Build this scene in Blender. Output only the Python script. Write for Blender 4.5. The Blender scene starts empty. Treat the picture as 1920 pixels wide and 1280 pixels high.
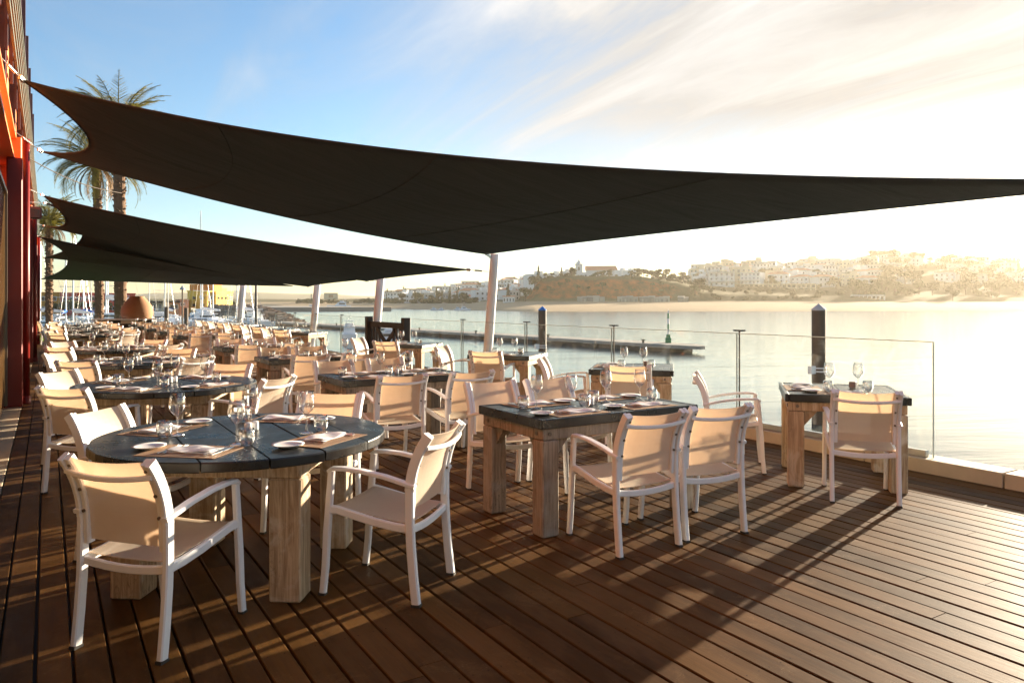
import bpy, math, random
from mathutils import Vector, Matrix
R = math.radians
random.seed(7)
scene = bpy.context.scene
COL = scene.collection

# ------------------------------------------------------------------ camera, light, exposure
CAMZ = 1.48
YAW = R(31.9)                      # the deck boards run along +Y, the water lies towards +X
cam_d = bpy.data.cameras.new("camera"); cam = bpy.data.objects.new("camera", cam_d); COL.objects.link(cam)
cam.location = (0, 0, CAMZ); cam.rotation_euler = (R(90), 0, -YAW)
cam_d.sensor_width = 36; cam_d.lens = 36 * 1400 / 1920
cam_d.shift_y = -(640 - 568) / 1920.0
cam_d.clip_start = 0.05; cam_d.clip_end = 30000
scene.camera = cam

SUN_AZ, SUN_EL = R(74.6), R(9.5)     # azimuth measured from +Y towards +X
sd = Vector((math.sin(SUN_AZ) * math.cos(SUN_EL), math.cos(SUN_AZ) * math.cos(SUN_EL), math.sin(SUN_EL)))
sun_d = bpy.data.lights.new("sun", 'SUN'); sun = bpy.data.objects.new("sun", sun_d); COL.objects.link(sun)
sun_d.energy = 4.2; sun_d.angle = R(0.6); sun_d.color = (1.0, 0.84, 0.63)
sun.rotation_euler = (-sd).to_track_quat('-Z', 'Y').to_euler()
sun.location = (40, 10, 30)

world = bpy.data.worlds.new("World"); scene.world = world; world.use_nodes = True

scene.view_settings.view_transform = 'Standard'; scene.view_settings.look = 'None'
scene.view_settings.gamma = 1.0; scene.view_settings.use_curve_mapping = False
scene.view_settings.exposure = 2.28
scene.cycles.use_denoising = True
scene.cycles.max_bounces = 8; scene.cycles.transparent_max_bounces = 24
scene.cycles.caustics_reflective = False; scene.cycles.caustics_refractive = False
scene.cycles.sample_clamp_indirect = 8.0

# ------------------------------------------------------------------ node helpers
class NT:
    def __init__(s, tree): s.t = tree; s.n = tree.nodes; s.l = tree.links
    def node(s, typ, ins=None, **kw):
        nd = s.n.new(typ)
        for k, v in kw.items(): setattr(nd, k, v)
        for k, v in (ins or {}).items():
            if hasattr(v, 'is_output') or isinstance(v, bpy.types.NodeSocket): s.l.new(v, nd.inputs[k])
            else: nd.inputs[k].default_value = v
        return nd
    def math(s, op, a, b=0.0, c=0.0, clamp=False):
        nd = s.n.new('ShaderNodeMath'); nd.operation = op; nd.use_clamp = clamp
        for i, v in enumerate((a, b, c)):
            if isinstance(v, bpy.types.NodeSocket): s.l.new(v, nd.inputs[i])
            else: nd.inputs[i].default_value = v
        return nd.outputs[0]
    def mix(s, f, a, b, blend='MIX'):
        nd = s.n.new('ShaderNodeMix'); nd.data_type = 'RGBA'; nd.blend_type = blend
        for k, v in ((0, f), (6, a), (7, b)):
            if isinstance(v, bpy.types.NodeSocket): s.l.new(v, nd.inputs[k])
            else: nd.inputs[k].default_value = (*v, 1) if isinstance(v, tuple) and len(v) == 3 else v
        return nd.outputs[2]
    def ramp(s, f, stops):
        nd = s.n.new('ShaderNodeValToRGB'); e = nd.color_ramp.elements
        while len(e) < len(stops): e.new(0.5)
        for i, (p, c) in enumerate(stops):
            e[i].position = p; e[i].color = (*c, 1) if isinstance(c, tuple) else (c, c, c, 1)
        s.l.new(f, nd.inputs[0]); return nd.outputs[0]
    def coords(s, scale=(1, 1, 1), kind='Object', rot=(0, 0, 0), loc=(0, 0, 0)):
        tc = s.n.new('ShaderNodeTexCoord'); mp = s.n.new('ShaderNodeMapping')
        mp.inputs['Scale'].default_value = scale; mp.inputs['Rotation'].default_value = rot; mp.inputs['Location'].default_value = loc
        s.l.new(tc.outputs[kind], mp.inputs[0]); return mp.outputs[0]
    def noise(s, vec, scale=5, detail=4, rough=0.5, dist=0.0, out=0):
        nd = s.node('ShaderNodeTexNoise', {'Vector': vec, 'Scale': scale, 'Detail': detail, 'Roughness': rough, 'Distortion': dist})
        return nd.outputs[out]

def material(name):
    m = bpy.data.materials.new(name); m.use_nodes = True; m.node_tree.nodes.clear()
    t = NT(m.node_tree); out = t.node('ShaderNodeOutputMaterial')
    return m, t, out
def bump(t, h, strength=0.3, dist=0.01):
    return t.node('ShaderNodeBump', {'Height': h, 'Strength': strength, 'Distance': dist}).outputs[0]

def simple(name, col, rough=0.5, metal=0.0, var=0.0, scale=8.0, spec=0.5, bmp=0.0, rnd=0.0):
    m, t, out = material(name)
    p = t.node('ShaderNodeBsdfPrincipled', {'Base Color': (*col, 1), 'Roughness': rough, 'Metallic': metal, 'Specular IOR Level': spec})
    c = None
    if var or bmp:
        n = t.noise(t.coords(), scale, 5, 0.6)
    if var:
        c = t.mix(n, tuple(x * (1 - var) for x in col), tuple(min(1, x * (1 + var)) for x in col))
        r = t.math('MULTIPLY_ADD', n, 0.25, rough - 0.12); t.l.new(r, p.inputs['Roughness'])
    if rnd:
        oi = t.node('ShaderNodeObjectInfo')
        k = t.math('MULTIPLY_ADD', oi.outputs['Random'], 2 * rnd, 1 - rnd)
        hs = t.node('ShaderNodeHueSaturation', {'Value': k})
        if c is not None: t.l.new(c, hs.inputs['Color'])
        else: hs.inputs['Color'].default_value = (*col, 1)
        c = hs.outputs[0]
    if c is not None: t.l.new(c, p.inputs['Base Color'])
    if bmp: t.l.new(bump(t, n, bmp, 0.01), p.inputs['Normal'])
    t.l.new(p.outputs[0], out.inputs[0]); return m

# ------------------------------------------------------------------ world
def build_world():
    t = NT(world.node_tree); world.node_tree.nodes.clear()
    out = t.node('ShaderNodeOutputWorld')
    sky = t.node('ShaderNodeTexSky', sky_type='NISHITA', sun_disc=False)
    sky.sun_elevation = SUN_EL; sky.sun_rotation = SUN_AZ
    sky.air_density = 1.0; sky.dust_density = 0.5; sky.ozone_density = 2.6; sky.altitude = 0
    tc = t.node('ShaderNodeTexCoord')
    sep = t.node('ShaderNodeSeparateXYZ', {0: tc.outputs['Generated']})
    zz = t.math('MAXIMUM', t.math('ADD', sep.outputs[2], 0.10), 0.05)
    px = t.math('DIVIDE', sep.outputs[0], zz); py = t.math('DIVIDE', sep.outputs[1], zz)
    pv = t.node('ShaderNodeCombineXYZ', {0: px, 1: py}).outputs[0]
    mp = t.node('ShaderNodeMapping', {'Vector': pv, 'Rotation': (0, 0, R(-20)), 'Scale': (1.0, 0.28, 1.0)}).outputs[0]
    big = t.noise(t.node('ShaderNodeMapping', {'Vector': pv, 'Scale': (0.35, 0.30, 1), 'Location': (1.7, 0.4, 0)}).outputs[0], 1.0, 3, 0.5, 0.3)
    fine = t.noise(mp, 1.6, 9, 0.62, 1.2)
    wisp = t.math('MULTIPLY', t.ramp(fine, [(0.42, 0.0), (0.74, 1.0)]), t.ramp(big, [(0.35, 0.12), (0.55, 1.0)]))
    # cloud veil grows towards the sun side
    dotv = t.node('ShaderNodeVectorMath', {0: tc.outputs['Generated'], 1: tuple(sd)}, operation='DOT_PRODUCT').outputs['Value']
    near = t.ramp(dotv, [(0.58, 0.0), (0.93, 1.0)])
    cover = t.math('MINIMUM', t.math('ADD', t.math('MULTIPLY', wisp, t.math('MULTIPLY_ADD', near, 0.5, 0.62)), t.math('MULTIPLY', near, t.math('MULTIPLY_ADD', wisp, 0.1, 0.90))), 0.99)
    up = t.ramp(sep.outputs[2], [(0.06, 0.0), (0.24, 1.0)])
    cover = t.math('MULTIPLY', cover, up)
    lum = t.node('ShaderNodeRGBToBW', {0: sky.outputs[0]}).outputs[0]
    cl = t.math('MINIMUM', t.math('MULTIPLY_ADD', lum, 0.85, 1.5), t.math('MULTIPLY_ADD', fine, 4.8, -0.1))
    cc = t.node('ShaderNodeCombineXYZ', {0: t.math('MULTIPLY', cl, 1.02), 1: cl, 2: t.math('MULTIPLY', cl, 0.97)}).outputs[0]
    hs = t.node('ShaderNodeHueSaturation', {'Saturation': 1.05, 'Color': sky.outputs[0]}).outputs[0]
    colr = t.mix(cover, hs, cc)
    bg = t.node('ShaderNodeBackground', {'Color': colr, 'Strength': 0.060})
    t.l.new(bg.outputs[0], out.inputs[0])
build_world()

# ------------------------------------------------------------------ materials
M = {}
def mk():
    M['frame'] = simple('white_powder_coat', (0.84, 0.83, 0.82), 0.38, var=0.04, scale=30)
    M['steel'] = simple('stainless_steel', (0.55, 0.54, 0.52), 0.3, 1.0)
    M['cutlery'] = simple('cutlery_steel', (0.6, 0.59, 0.57), 0.16, 1.0)
    M['china'] = simple('white_china', (0.78, 0.77, 0.75), 0.15)
    M['rubber'] = simple('dark_foot', (0.04, 0.035, 0.03), 0.7)
    M['bolt'] = simple('bolt_metal', (0.16, 0.13, 0.1), 0.45, 0.6)
    M['white_wall'] = simple('white_render', (0.72, 0.70, 0.66), 0.8, var=0.05, scale=0.3, rnd=0.08)
    M['terracotta'] = simple('terracotta_roof', (0.58, 0.24, 0.13), 0.8, var=0.2, scale=2)
    M['pane'] = simple('dark_window', (0.035, 0.04, 0.045), 0.12)
    M['red_metal'] = simple('red_painted_steel', (0.20, 0.010, 0.005), 0.42, var=0.08, scale=3)
    M['orange_metal'] = simple('orange_painted_steel', (0.80, 0.22, 0.05), 0.45, var=0.08, scale=3)
    M['purple_metal'] = simple('brown_purple_steel', (0.10, 0.05, 0.05), 0.45)
    M['louvre'] = simple('olive_grey_louvre', (0.16, 0.17, 0.12), 0.45)
    M['stone'] = simple('sandy_paving_stone', (0.56, 0.45, 0.31), 0.7, var=0.25, scale=4, bmp=0.2)
    M['concrete'] = simple('concrete', (0.36, 0.32, 0.27), 0.75, var=0.2, scale=3, bmp=0.3)
    M['postwhite'] = simple('white_steel_post', (0.86, 0.85, 0.84), 0.35, var=0.03)
    M['dark_wood'] = simple('dark_stained_wood', (0.028, 0.02, 0.014), 0.6, var=0.3, scale=6)
    M['piling'] = simple('dark_piling', (0.085, 0.058, 0.036), 0.65, var=0.35, scale=3, bmp=0.3)
    M['blue_cap'] = simple('blue_cap', (0.02, 0.16, 0.5), 0.4)
    M['grey_cap'] = simple('grey_cap', (0.42, 0.42, 0.42), 0.5)
    M['green_paint'] = simple('green_paint', (0.03, 0.22, 0.08), 0.5)
    M['hull'] = simple('white_gelcoat', (0.75, 0.76, 0.78), 0.2)
    M['navy'] = simple('navy_canvas', (0.02, 0.04, 0.10), 0.7)
    M['blue'] = simple('blue_canvas', (0.01, 0.12, 0.55), 0.6)
    M['alu'] = simple('white_mast', (0.7, 0.7, 0.68), 0.35, 0.2)
    M['mast_dark'] = simple('dark_mast', (0.06, 0.045, 0.04), 0.5)
    M['red_house'] = simple('red_render', (0.66, 0.09, 0.06), 0.8, var=0.1, scale=0.3)
    M['ochre_house'] = simple('ochre_render', (0.55, 0.27, 0.05), 0.8, var=0.1, scale=0.3)
    M['yellow_house'] = simple('yellow_render', (0.85, 0.52, 0.08), 0.8, var=0.08, scale=0.3)
    M['orange_house'] = simple('orange_render', (0.85, 0.27, 0.04), 0.8, var=0.08, scale=0.3)
    M['pink_house'] = simple('pink_render', (0.50, 0.30, 0.20), 0.8, var=0.1, scale=0.3)
    M['cream_house'] = simple('cream_render', (0.62, 0.52, 0.36), 0.8, var=0.1, scale=0.3)
    M['grey_house'] = simple('grey_green_panels', (0.30, 0.32, 0.24), 0.8)
    M['hut'] = simple('grey_hut_boards', (0.33, 0.33, 0.28), 0.8, var=0.2, rnd=0.3)
    M['rock'] = simple('breakwater_rock', (0.30, 0.22, 0.16), 0.9, var=0.4, scale=0.7, bmp=0.5)
    M['sand'] = simple('beach_sand', (0.50, 0.38, 0.24), 0.9, var=0.12, scale=0.03)
    M['ground'] = simple('quay_ground', (0.28, 0.25, 0.21), 0.85, var=0.2, scale=0.5)
    M['trunk'] = simple('tree_bark', (0.10, 0.07, 0.045), 0.9, var=0.3, scale=8)
    M['hill_leaf'] = simple('hillside_foliage', (0.075, 0.085, 0.03), 0.8, var=0.5, scale=0.25, rnd=0.35)

    # deck boards
    m, t, out = material('deck_hardwood')
    geo = t.node('ShaderNodeNewGeometry')
    rnd = geo.outputs['Random Per Island']
    off = t.math('MULTIPLY', rnd, 37.0)
    tc = t.node('ShaderNodeTexCoord')
    sep = t.node('ShaderNodeSeparateXYZ', {0: tc.outputs['Object']})
    v = t.node('ShaderNodeCombineXYZ', {0: sep.outputs[0], 1: t.math('MULTIPLY', sep.outputs[1], 0.045), 2: off}).outputs[0]
    grain = t.noise(v, 60, 6, 0.65, 0.4)
    v2 = t.node('ShaderNodeCombineXYZ', {0: sep.outputs[0], 1: t.math('MULTIPLY', sep.outputs[1], 0.3), 2: off}).outputs[0]
    blot = t.noise(v2, 5, 5, 0.62, 0.3)
    v3 = t.node('ShaderNodeCombineXYZ', {0: t.math('MULTIPLY', sep.outputs[0], 1.6), 1: sep.outputs[1], 2: 0.0}).outputs[0]
    wear = t.noise(v3, 2.1, 8, 0.72, 0.6)
    base = t.mix(rnd, (0.050, 0.021, 0.0045), (0.138, 0.064, 0.0145))
    base = t.mix(t.ramp(grain, [(0.32, 0.0), (0.72, 1.0)]), t.mix(0.45, base, (0.03, 0.014, 0.006)), base)
    base = t.mix(t.math('MULTIPLY', t.ramp(blot, [(0.42, 0.0), (0.75, 1.0)]), 0.5), base, (0.19, 0.095, 0.036))
    base = t.mix(t.math('MULTIPLY', t.ramp(wear, [(0.55, 0.0), (0.78, 1.0)]), 0.45), base, (0.23, 0.13, 0.055))
    # screw heads in pairs over the joists
    fx = t.math('FRACT', t.math('DIVIDE', t.math('ADD', sep.outputs[0], 0.30), 0.132)); fy = t.math('FRACT', t.math('DIVIDE', sep.outputs[1], 0.58))
    ax = t.math('SUBTRACT', t.math('ABSOLUTE', t.math('SUBTRACT', fx, 0.46)), 0.27)
    dx = t.math('MULTIPLY', ax, 0.132); dy = t.math('MULTIPLY', t.math('SUBTRACT', fy, 0.5), 0.58)
    dist = t.math('SQRT', t.math('ADD', t.math('MULTIPLY', dx, dx), t.math('MULTIPLY', dy, dy)))
    dot = t.math('LESS_THAN', dist, 0.0036)
    base = t.mix(t.math('MULTIPLY', dot, 0.75), base, (0.012, 0.008, 0.005))
    scr = t.noise(t.node('ShaderNodeCombineXYZ', {0: t.math('MULTIPLY', sep.outputs[0], 3.0), 1: t.math('MULTIPLY', sep.outputs[1], 9.0), 2: 0.0}).outputs[0], 2.0, 2, 0.5, 3.0)
    sl = t.math('MULTIPLY', t.ramp(t.math('ABSOLUTE', t.math('SUBTRACT', scr, 0.5)), [(0.0, 1.0), (0.008, 0.0)]), t.ramp(wear, [(0.5, 0.0), (0.62, 0.5)]))
    base = t.mix(sl, base, (0.26, 0.17, 0.09))
    rough = t.math('ADD', t.math('MULTIPLY_ADD', wear, 0.40, 0.27), t.math('MULTIPLY', grain, 0.14))
    p = t.node('ShaderNodeBsdfPrincipled', {'Base Color': base, 'Roughness': rough, 'Specular IOR Level': 0.06})
    hh = t.math('ADD', grain, t.math('MULTIPLY', blot, 0.6))
    # fine ribs along each board
    t.l.new(bump(t, hh, 0.35, 0.002), p.inputs['Normal'])
    t.l.new(p.outputs[0], out.inputs[0]); M['deck'] = m

    # sling fabric: lets light through
    m, t, out = material('tan_sling_mesh')
    n = t.noise(t.coords((1, 1, 1)), 9, 4, 0.6)
    wv = t.node('ShaderNodeTexWave', {'Vector': t.coords((1, 1, 1)), 'Scale': 95.0, 'Distortion': 0.0}, bands_direction='X').outputs['Fac']
    wv2 = t.node('ShaderNodeTexWave', {'Vector': t.coords((1, 1, 1)), 'Scale': 95.0, 'Distortion': 0.0}, bands_direction='DIAGONAL').outputs['Fac']
    ck = t.math('MULTIPLY', wv, wv2)
    c = t.mix(n, (0.76, 0.67, 0.53), (0.85, 0.77, 0.64))
    c = t.mix(t.math('MULTIPLY', ck, 0.22), c, (0.36, 0.25, 0.15))
    d = t.node('ShaderNodeBsdfDiffuse', {'Color': c})
    tl = t.node('ShaderNodeBsdfTranslucent', {'Color': t.mix(n, (0.84, 0.61, 0.42), (0.92, 0.71, 0.51))})
    gl = t.node('ShaderNodeBsdfGlossy', {'Color': (1, 1, 1, 1), 'Roughness': 0.5})
    tr = t.node('ShaderNodeBsdfTransparent', {'Color': (1, 1, 1, 1)})
    a = t.node('ShaderNodeMixShader', {0: 0.42, 1: d.outputs[0], 2: tl.outputs[0]})
    b = t.node('ShaderNodeMixShader', {0: 0.05, 1: a.outputs[0], 2: gl.outputs[0]})
    e = t.node('ShaderNodeMixShader', {0: 0.20, 1: b.outputs[0], 2: tr.outputs[0]})
    t.l.new(e.outputs[0], out.inputs[0]); M['sling'] = m

    # charcoal sail cloth
    m, t, out = material('charcoal_sail_cloth')
    cc = t.coords((1, 1, 1))
    n = t.noise(cc, 0.8, 4, 0.5); nf = t.noise(t.coords((1, 6, 1)), 60, 3, 0.6)
    c = t.mix(n, (0.034, 0.045, 0.048), (0.052, 0.064, 0.068))
    d = t.node('ShaderNodeBsdfPrincipled', {'Base Color': c, 'Roughness': 0.75, 'Specular IOR Level': 0.2})
    wr = t.noise(t.coords((0.5, 1.6, 1.0), rot=(0, 0, R(35))), 1.3, 4, 0.55, 0.8)
    b1 = t.node('ShaderNodeBump', {'Height': wr, 'Strength': 0.6, 'Distance': 0.12}).outputs[0]
    t.l.new(t.node('ShaderNodeBump', {'Height': nf, 'Strength': 0.3, 'Distance': 0.003, 'Normal': b1}).outputs[0], d.inputs['Normal'])
    tl = t.node('ShaderNodeBsdfTranslucent', {'Color': (0.085, 0.095, 0.085, 1)})
    a = t.node('ShaderNodeMixShader', {0: 0.3, 1: d.outputs[0], 2: tl.outputs[0]})
    t.l.new(a.outputs[0], out.inputs[0]); M['sail'] = m

    # black painted tabletop
    m, t, out = material('black_painted_planks')
    v = t.coords((1.2, 1.2, 1.2))
    n1 = t.noise(v, 3.2, 8, 0.7, 0.7); n2 = t.noise(t.coords((14, 1.5, 3)), 4, 5, 0.6); oi = t.node('ShaderNodeObjectInfo')
    c = t.mix(t.ramp(n1, [(0.35, 0.0), (0.75, 1.0)]), (0.008, 0.009, 0.009), (0.026, 0.027, 0.026))
    c = t.mix(t.math('MULTIPLY', t.ramp(n1, [(0.66, 0.0), (0.72, 1.0)]), 0.4), c, (0.12, 0.09, 0.05))
    p = t.node('ShaderNodeBsdfPrincipled', {'Base Color': c, 'Roughness': t.math('MULTIPLY_ADD', n1, 0.55, 0.04), 'Specular IOR Level': 0.5})
    t.l.new(bump(t, t.math('ADD', n2, n1), 0.35, 0.004), p.inputs['Normal'])
    t.l.new(p.outputs[0], out.inputs[0]); M['tabletop'] = m

    def wood(name, c1, c2, c3, rough=0.65):
        m, t, out = material(name)
        oi = t.node('ShaderNodeObjectInfo')
        tc = t.node('ShaderNodeTexCoord')
        vv = t.node('ShaderNodeVectorMath', {0: tc.outputs['Object'], 1: t.node('ShaderNodeCombineXYZ', {0: t.math('MULTIPLY', oi.outputs['Random'], 9.0), 1: 0.0, 2: t.math('MULTIPLY', oi.outputs['Random'], 5.0)}).outputs[0]}, operation='ADD').outputs[0]
        g = t.noise(t.node('ShaderNodeMapping', {'Vector': vv, 'Scale': (1, 1, 0.06)}).outputs[0], 55, 6, 0.65, 0.6)
        b = t.noise(vv, 4, 6, 0.65, 0.8)
        k = t.node('ShaderNodeTexVoronoi', {'Vector': t.node('ShaderNodeMapping', {'Vector': vv, 'Scale': (1, 1, 0.5)}).outputs[0], 'Scale': 5.0}).outputs['Distance']
        c = t.mix(t.ramp(g, [(0.36, 0.0), (0.62, 1.0)]), c1, c2)
        vein = t.noise(t.node('ShaderNodeMapping', {'Vector': vv, 'Scale': (1, 1, 0.3)}).outputs[0], 13, 3, 0.5, 2.5)
        vl = t.ramp(t.math('ABSOLUTE', t.math('SUBTRACT', vein, 0.5)), [(0.0, 1.0), (0.025, 0.0)])
        zf = t.ramp(t.noise(vv, 2.2, 2, 0.5), [(0.48, 0.0), (0.6, 1.0)])
        c = t.mix(t.math('MULTIPLY', t.math('MULTIPLY', vl, zf), 0.65), c, tuple(x * 0.3 for x in c1))
        c = t.mix(t.math('MULTIPLY', t.ramp(b, [(0.5, 0.0), (0.68, 1.0)]), 0.75), c, c3)
        c = t.mix(t.math('MULTIPLY', t.ramp(k, [(0.0, 1.0), (0.10, 0.0)]), 0.6), c, tuple(x * 0.35 for x in c1))
        p = t.node('ShaderNodeBsdfPrincipled', {'Base Color': c, 'Roughness': rough, 'Specular IOR Level': 0.3})
        t.l.new(bump(t, g, 0.5, 0.004), p.inputs['Normal'])
        t.l.new(p.outputs[0], out.inputs[0]); return m
    M['oak'] = wood('honey_reclaimed_wood', (0.30, 0.19, 0.10), (0.57, 0.42, 0.26), (0.66, 0.58, 0.46))
    M['greywood'] = wood('weathered_grey_wood', (0.19, 0.14, 0.10), (0.38, 0.31, 0.23), (0.34, 0.31, 0.27), 0.75)

    # thin glass: see-through with grazing reflections
    def thin(name, tint, fac, rough=0.02, blend=0.35, base=0.045, edge=1.0):
        m, t, out = material(name)
        lw = t.node('ShaderNodeLayerWeight', {'Blend': blend})
        tr = t.node('ShaderNodeBsdfTransparent', {'Color': (*tint, 1)})
        gl = t.node('ShaderNodeBsdfGlossy', {'Color': (1, 1, 1, 1), 'Roughness': rough})
        f = t.math('MULTIPLY_ADD', t.math('POWER', lw.outputs['Facing'], 2.2), fac, base)
        if edge < 1: t.l.new(t.mix(t.math('POWER', lw.outputs['Facing'], 3.0), tint, tuple(x * edge for x in tint)), tr.inputs['Color'])
        mx = t.node('ShaderNodeMixShader', {0: f, 1: tr.outputs[0], 2: gl.outputs[0]})
        t.l.new(mx.outputs[0], out.inputs[0]); return m
    M['glassware'] = thin('thin_glass', (0.92, 0.93, 0.93), 1.0, 0.05, 0.55, 0.13, 0.35)
    M['panel_glass'] = thin('railing_glass', (0.98, 0.987, 0.98), 0.07, 0.01, 0.35, 0.018)
    M['glass_edge'] = simple('glass_edge', (0.55, 0.62, 0.55), 0.2)

    # brown reflective facade glass
    M['facade_glass'] = simple('brown_facade_glass', (0.09, 0.05, 0.018), 0.12, var=0.2, scale=0.8)

    m, t, out = material('woven_placemat')
    ch = t.node('ShaderNodeTexChecker', {'Vector': t.coords((1, 1, 1)), 'Scale': 170.0, 'Color1': (0.48, 0.30, 0.16, 1), 'Color2': (0.15, 0.085, 0.045, 1)}).outputs[0]
    p = t.node('ShaderNodeBsdfPrincipled', {'Base Color': ch, 'Roughness': 0.6})
    t.l.new(p.outputs[0], out.inputs[0]); M['mat'] = m
    m, t, out = material('white_linen')
    n = t.noise(t.coords(), 14, 4, 0.5)
    d = t.node('ShaderNodeBsdfDiffuse', {'Color': (0.88, 0.87, 0.87, 1)}); t.l.new(bump(t, n, 0.6, 0.01), d.inputs['Normal'])
    tl = t.node('ShaderNodeBsdfTranslucent', {'Color': (0.8, 0.74, 0.68, 1)})
    a = t.node('ShaderNodeMixShader', {0: 0.2, 1: d.outputs[0], 2: tl.outputs[0]})
    t.l.new(a.outputs[0], out.inputs[0]); M['linen'] = m

    # water
    m, t, out = material('river_water')
    c = t.coords((1, 1, 1), rot=(0, 0, R(20)))
    n1 = t.noise(t.node('ShaderNodeMapping', {'Vector': c, 'Scale': (0.06, 0.35, 1)}).outputs[0], 1.0, 5, 0.6, 0.4)
    n2 = t.noise(t.node('ShaderNodeMapping', {'Vector': c, 'Scale': (1.0, 3.2, 1)}).outputs[0], 1.0, 3, 0.55)
    h = t.math('ADD', t.math('MULTIPLY', n1, 0.7), t.math('MULTIPLY', n2, 0.025))
    p = t.node('ShaderNodeBsdfPrincipled', {'Base Color': (0.10, 0.115, 0.10, 1), 'Roughness': 0.16, 'IOR': 1.333, 'Specular IOR Level': 0.5})
    t.l.new(bump(t, h, 0.45, 0.16), p.inputs['Normal'])
    t.l.new(p.outputs[0], out.inputs[0]); M['water'] = m

    # grass
    M['lawn'] = simple('lawn', (0.16, 0.26, 0.03), 0.9, var=0.35, scale=6, bmp=0.5)
    # clay
    m, t, out = material('clay_pot')
    c = t.coords(); n = t.noise(c, 3, 5, 0.6)
    w = t.node('ShaderNodeTexWave', {'Vector': c, 'Scale': 9.0, 'Distortion': 1.5, 'Detail': 3.0}, bands_direction='Z').outputs['Fac']
    cc = t.mix(n, (0.36, 0.17, 0.085), (0.50, 0.27, 0.14))
    p = t.node('ShaderNodeBsdfPrincipled', {'Base Color': cc, 'Roughness': 0.8}); t.l.new(bump(t, w, 0.35, 0.02), p.inputs['Normal'])
    t.l.new(p.outputs[0], out.inputs[0]); M['clay'] = m

    # hillside ground: scrub with orange earth on steep faces
    m, t, out = material('hillside_ground')
    geo = t.node('ShaderNodeNewGeometry'); nz = t.node('ShaderNodeSeparateXYZ', {0: geo.outputs['Normal']}).outputs[2]
    tcn = t.coords((1, 1, 1)); n = t.noise(tcn, 0.06, 7, 0.7); n2 = t.noise(tcn, 0.25, 5, 0.7)
    scrub = t.mix(n2, (0.07, 0.075, 0.03), (0.17, 0.14, 0.07))
    earth = t.mix(t.ramp(n2, [(0.35, 0.0), (0.62, 1.0)]), (0.10, 0.075, 0.03), (0.42, 0.13, 0.04))
    st = t.ramp(t.math('ADD', nz, t.math('MULTIPLY', n, 0.3)), [(0.92, 1.0), (1.06, 0.0)])
    sep = t.node('ShaderNodeSeparateXYZ', {0: tcn}).outputs[2]
    c = t.mix(st, scrub, earth)
    sandf = t.ramp(t.math('MULTIPLY_ADD', n, 1.5, sep), [(0.0, 1.0), (1.0, 0.0)])
    # the ramp clamps at 1: heights are divided first
    hz = t.math('DIVIDE', t.math('ADD', sep, 2.0), 8.0)
    sandf = t.ramp(hz, [(0.50, 1.0), (0.62, 0.0)])
    c = t.mix(sandf, c, t.mix(n, (0.40, 0.29, 0.17), (0.52, 0.40, 0.26)))
    p = t.node('ShaderNodeBsdfPrincipled', {'Base Color': c, 'Roughness': 0.95, 'Specular IOR Level': 0.1})
    t.l.new(bump(t, n2, 0.8, 1.0), p.inputs['Normal'])
    t.l.new(p.outputs[0], out.inputs[0]); M['hill'] = m

    # palm leaf
    m, t, out = material('palm_frond_green')
    n = t.noise(t.coords(), 2.5, 4, 0.6)
    c = t.mix(n, (0.045, 0.055, 0.012), (0.20, 0.16, 0.035))
    d = t.node('ShaderNodeBsdfPrincipled', {'Base Color': c, 'Roughness': 0.6, 'Specular IOR Level': 0.12})
    tl = t.node('ShaderNodeBsdfTranslucent', {'Color': (0.30, 0.26, 0.04, 1)})
    a = t.node('ShaderNodeMixShader', {0: 0.18, 1: d.outputs[0], 2: tl.outputs[0]})
    t.l.new(a.outputs[0], out.inputs[0]); M['palm'] = m
    M['dead_palm'] = simple('dry_fronds', (0.26, 0.15, 0.06), 0.8, var=0.3)
    M['palm_trunk'] = simple('palm_bark', (0.15, 0.085, 0.045), 0.9, var=0.4, scale=6, bmp=0.5)
mk()

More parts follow.
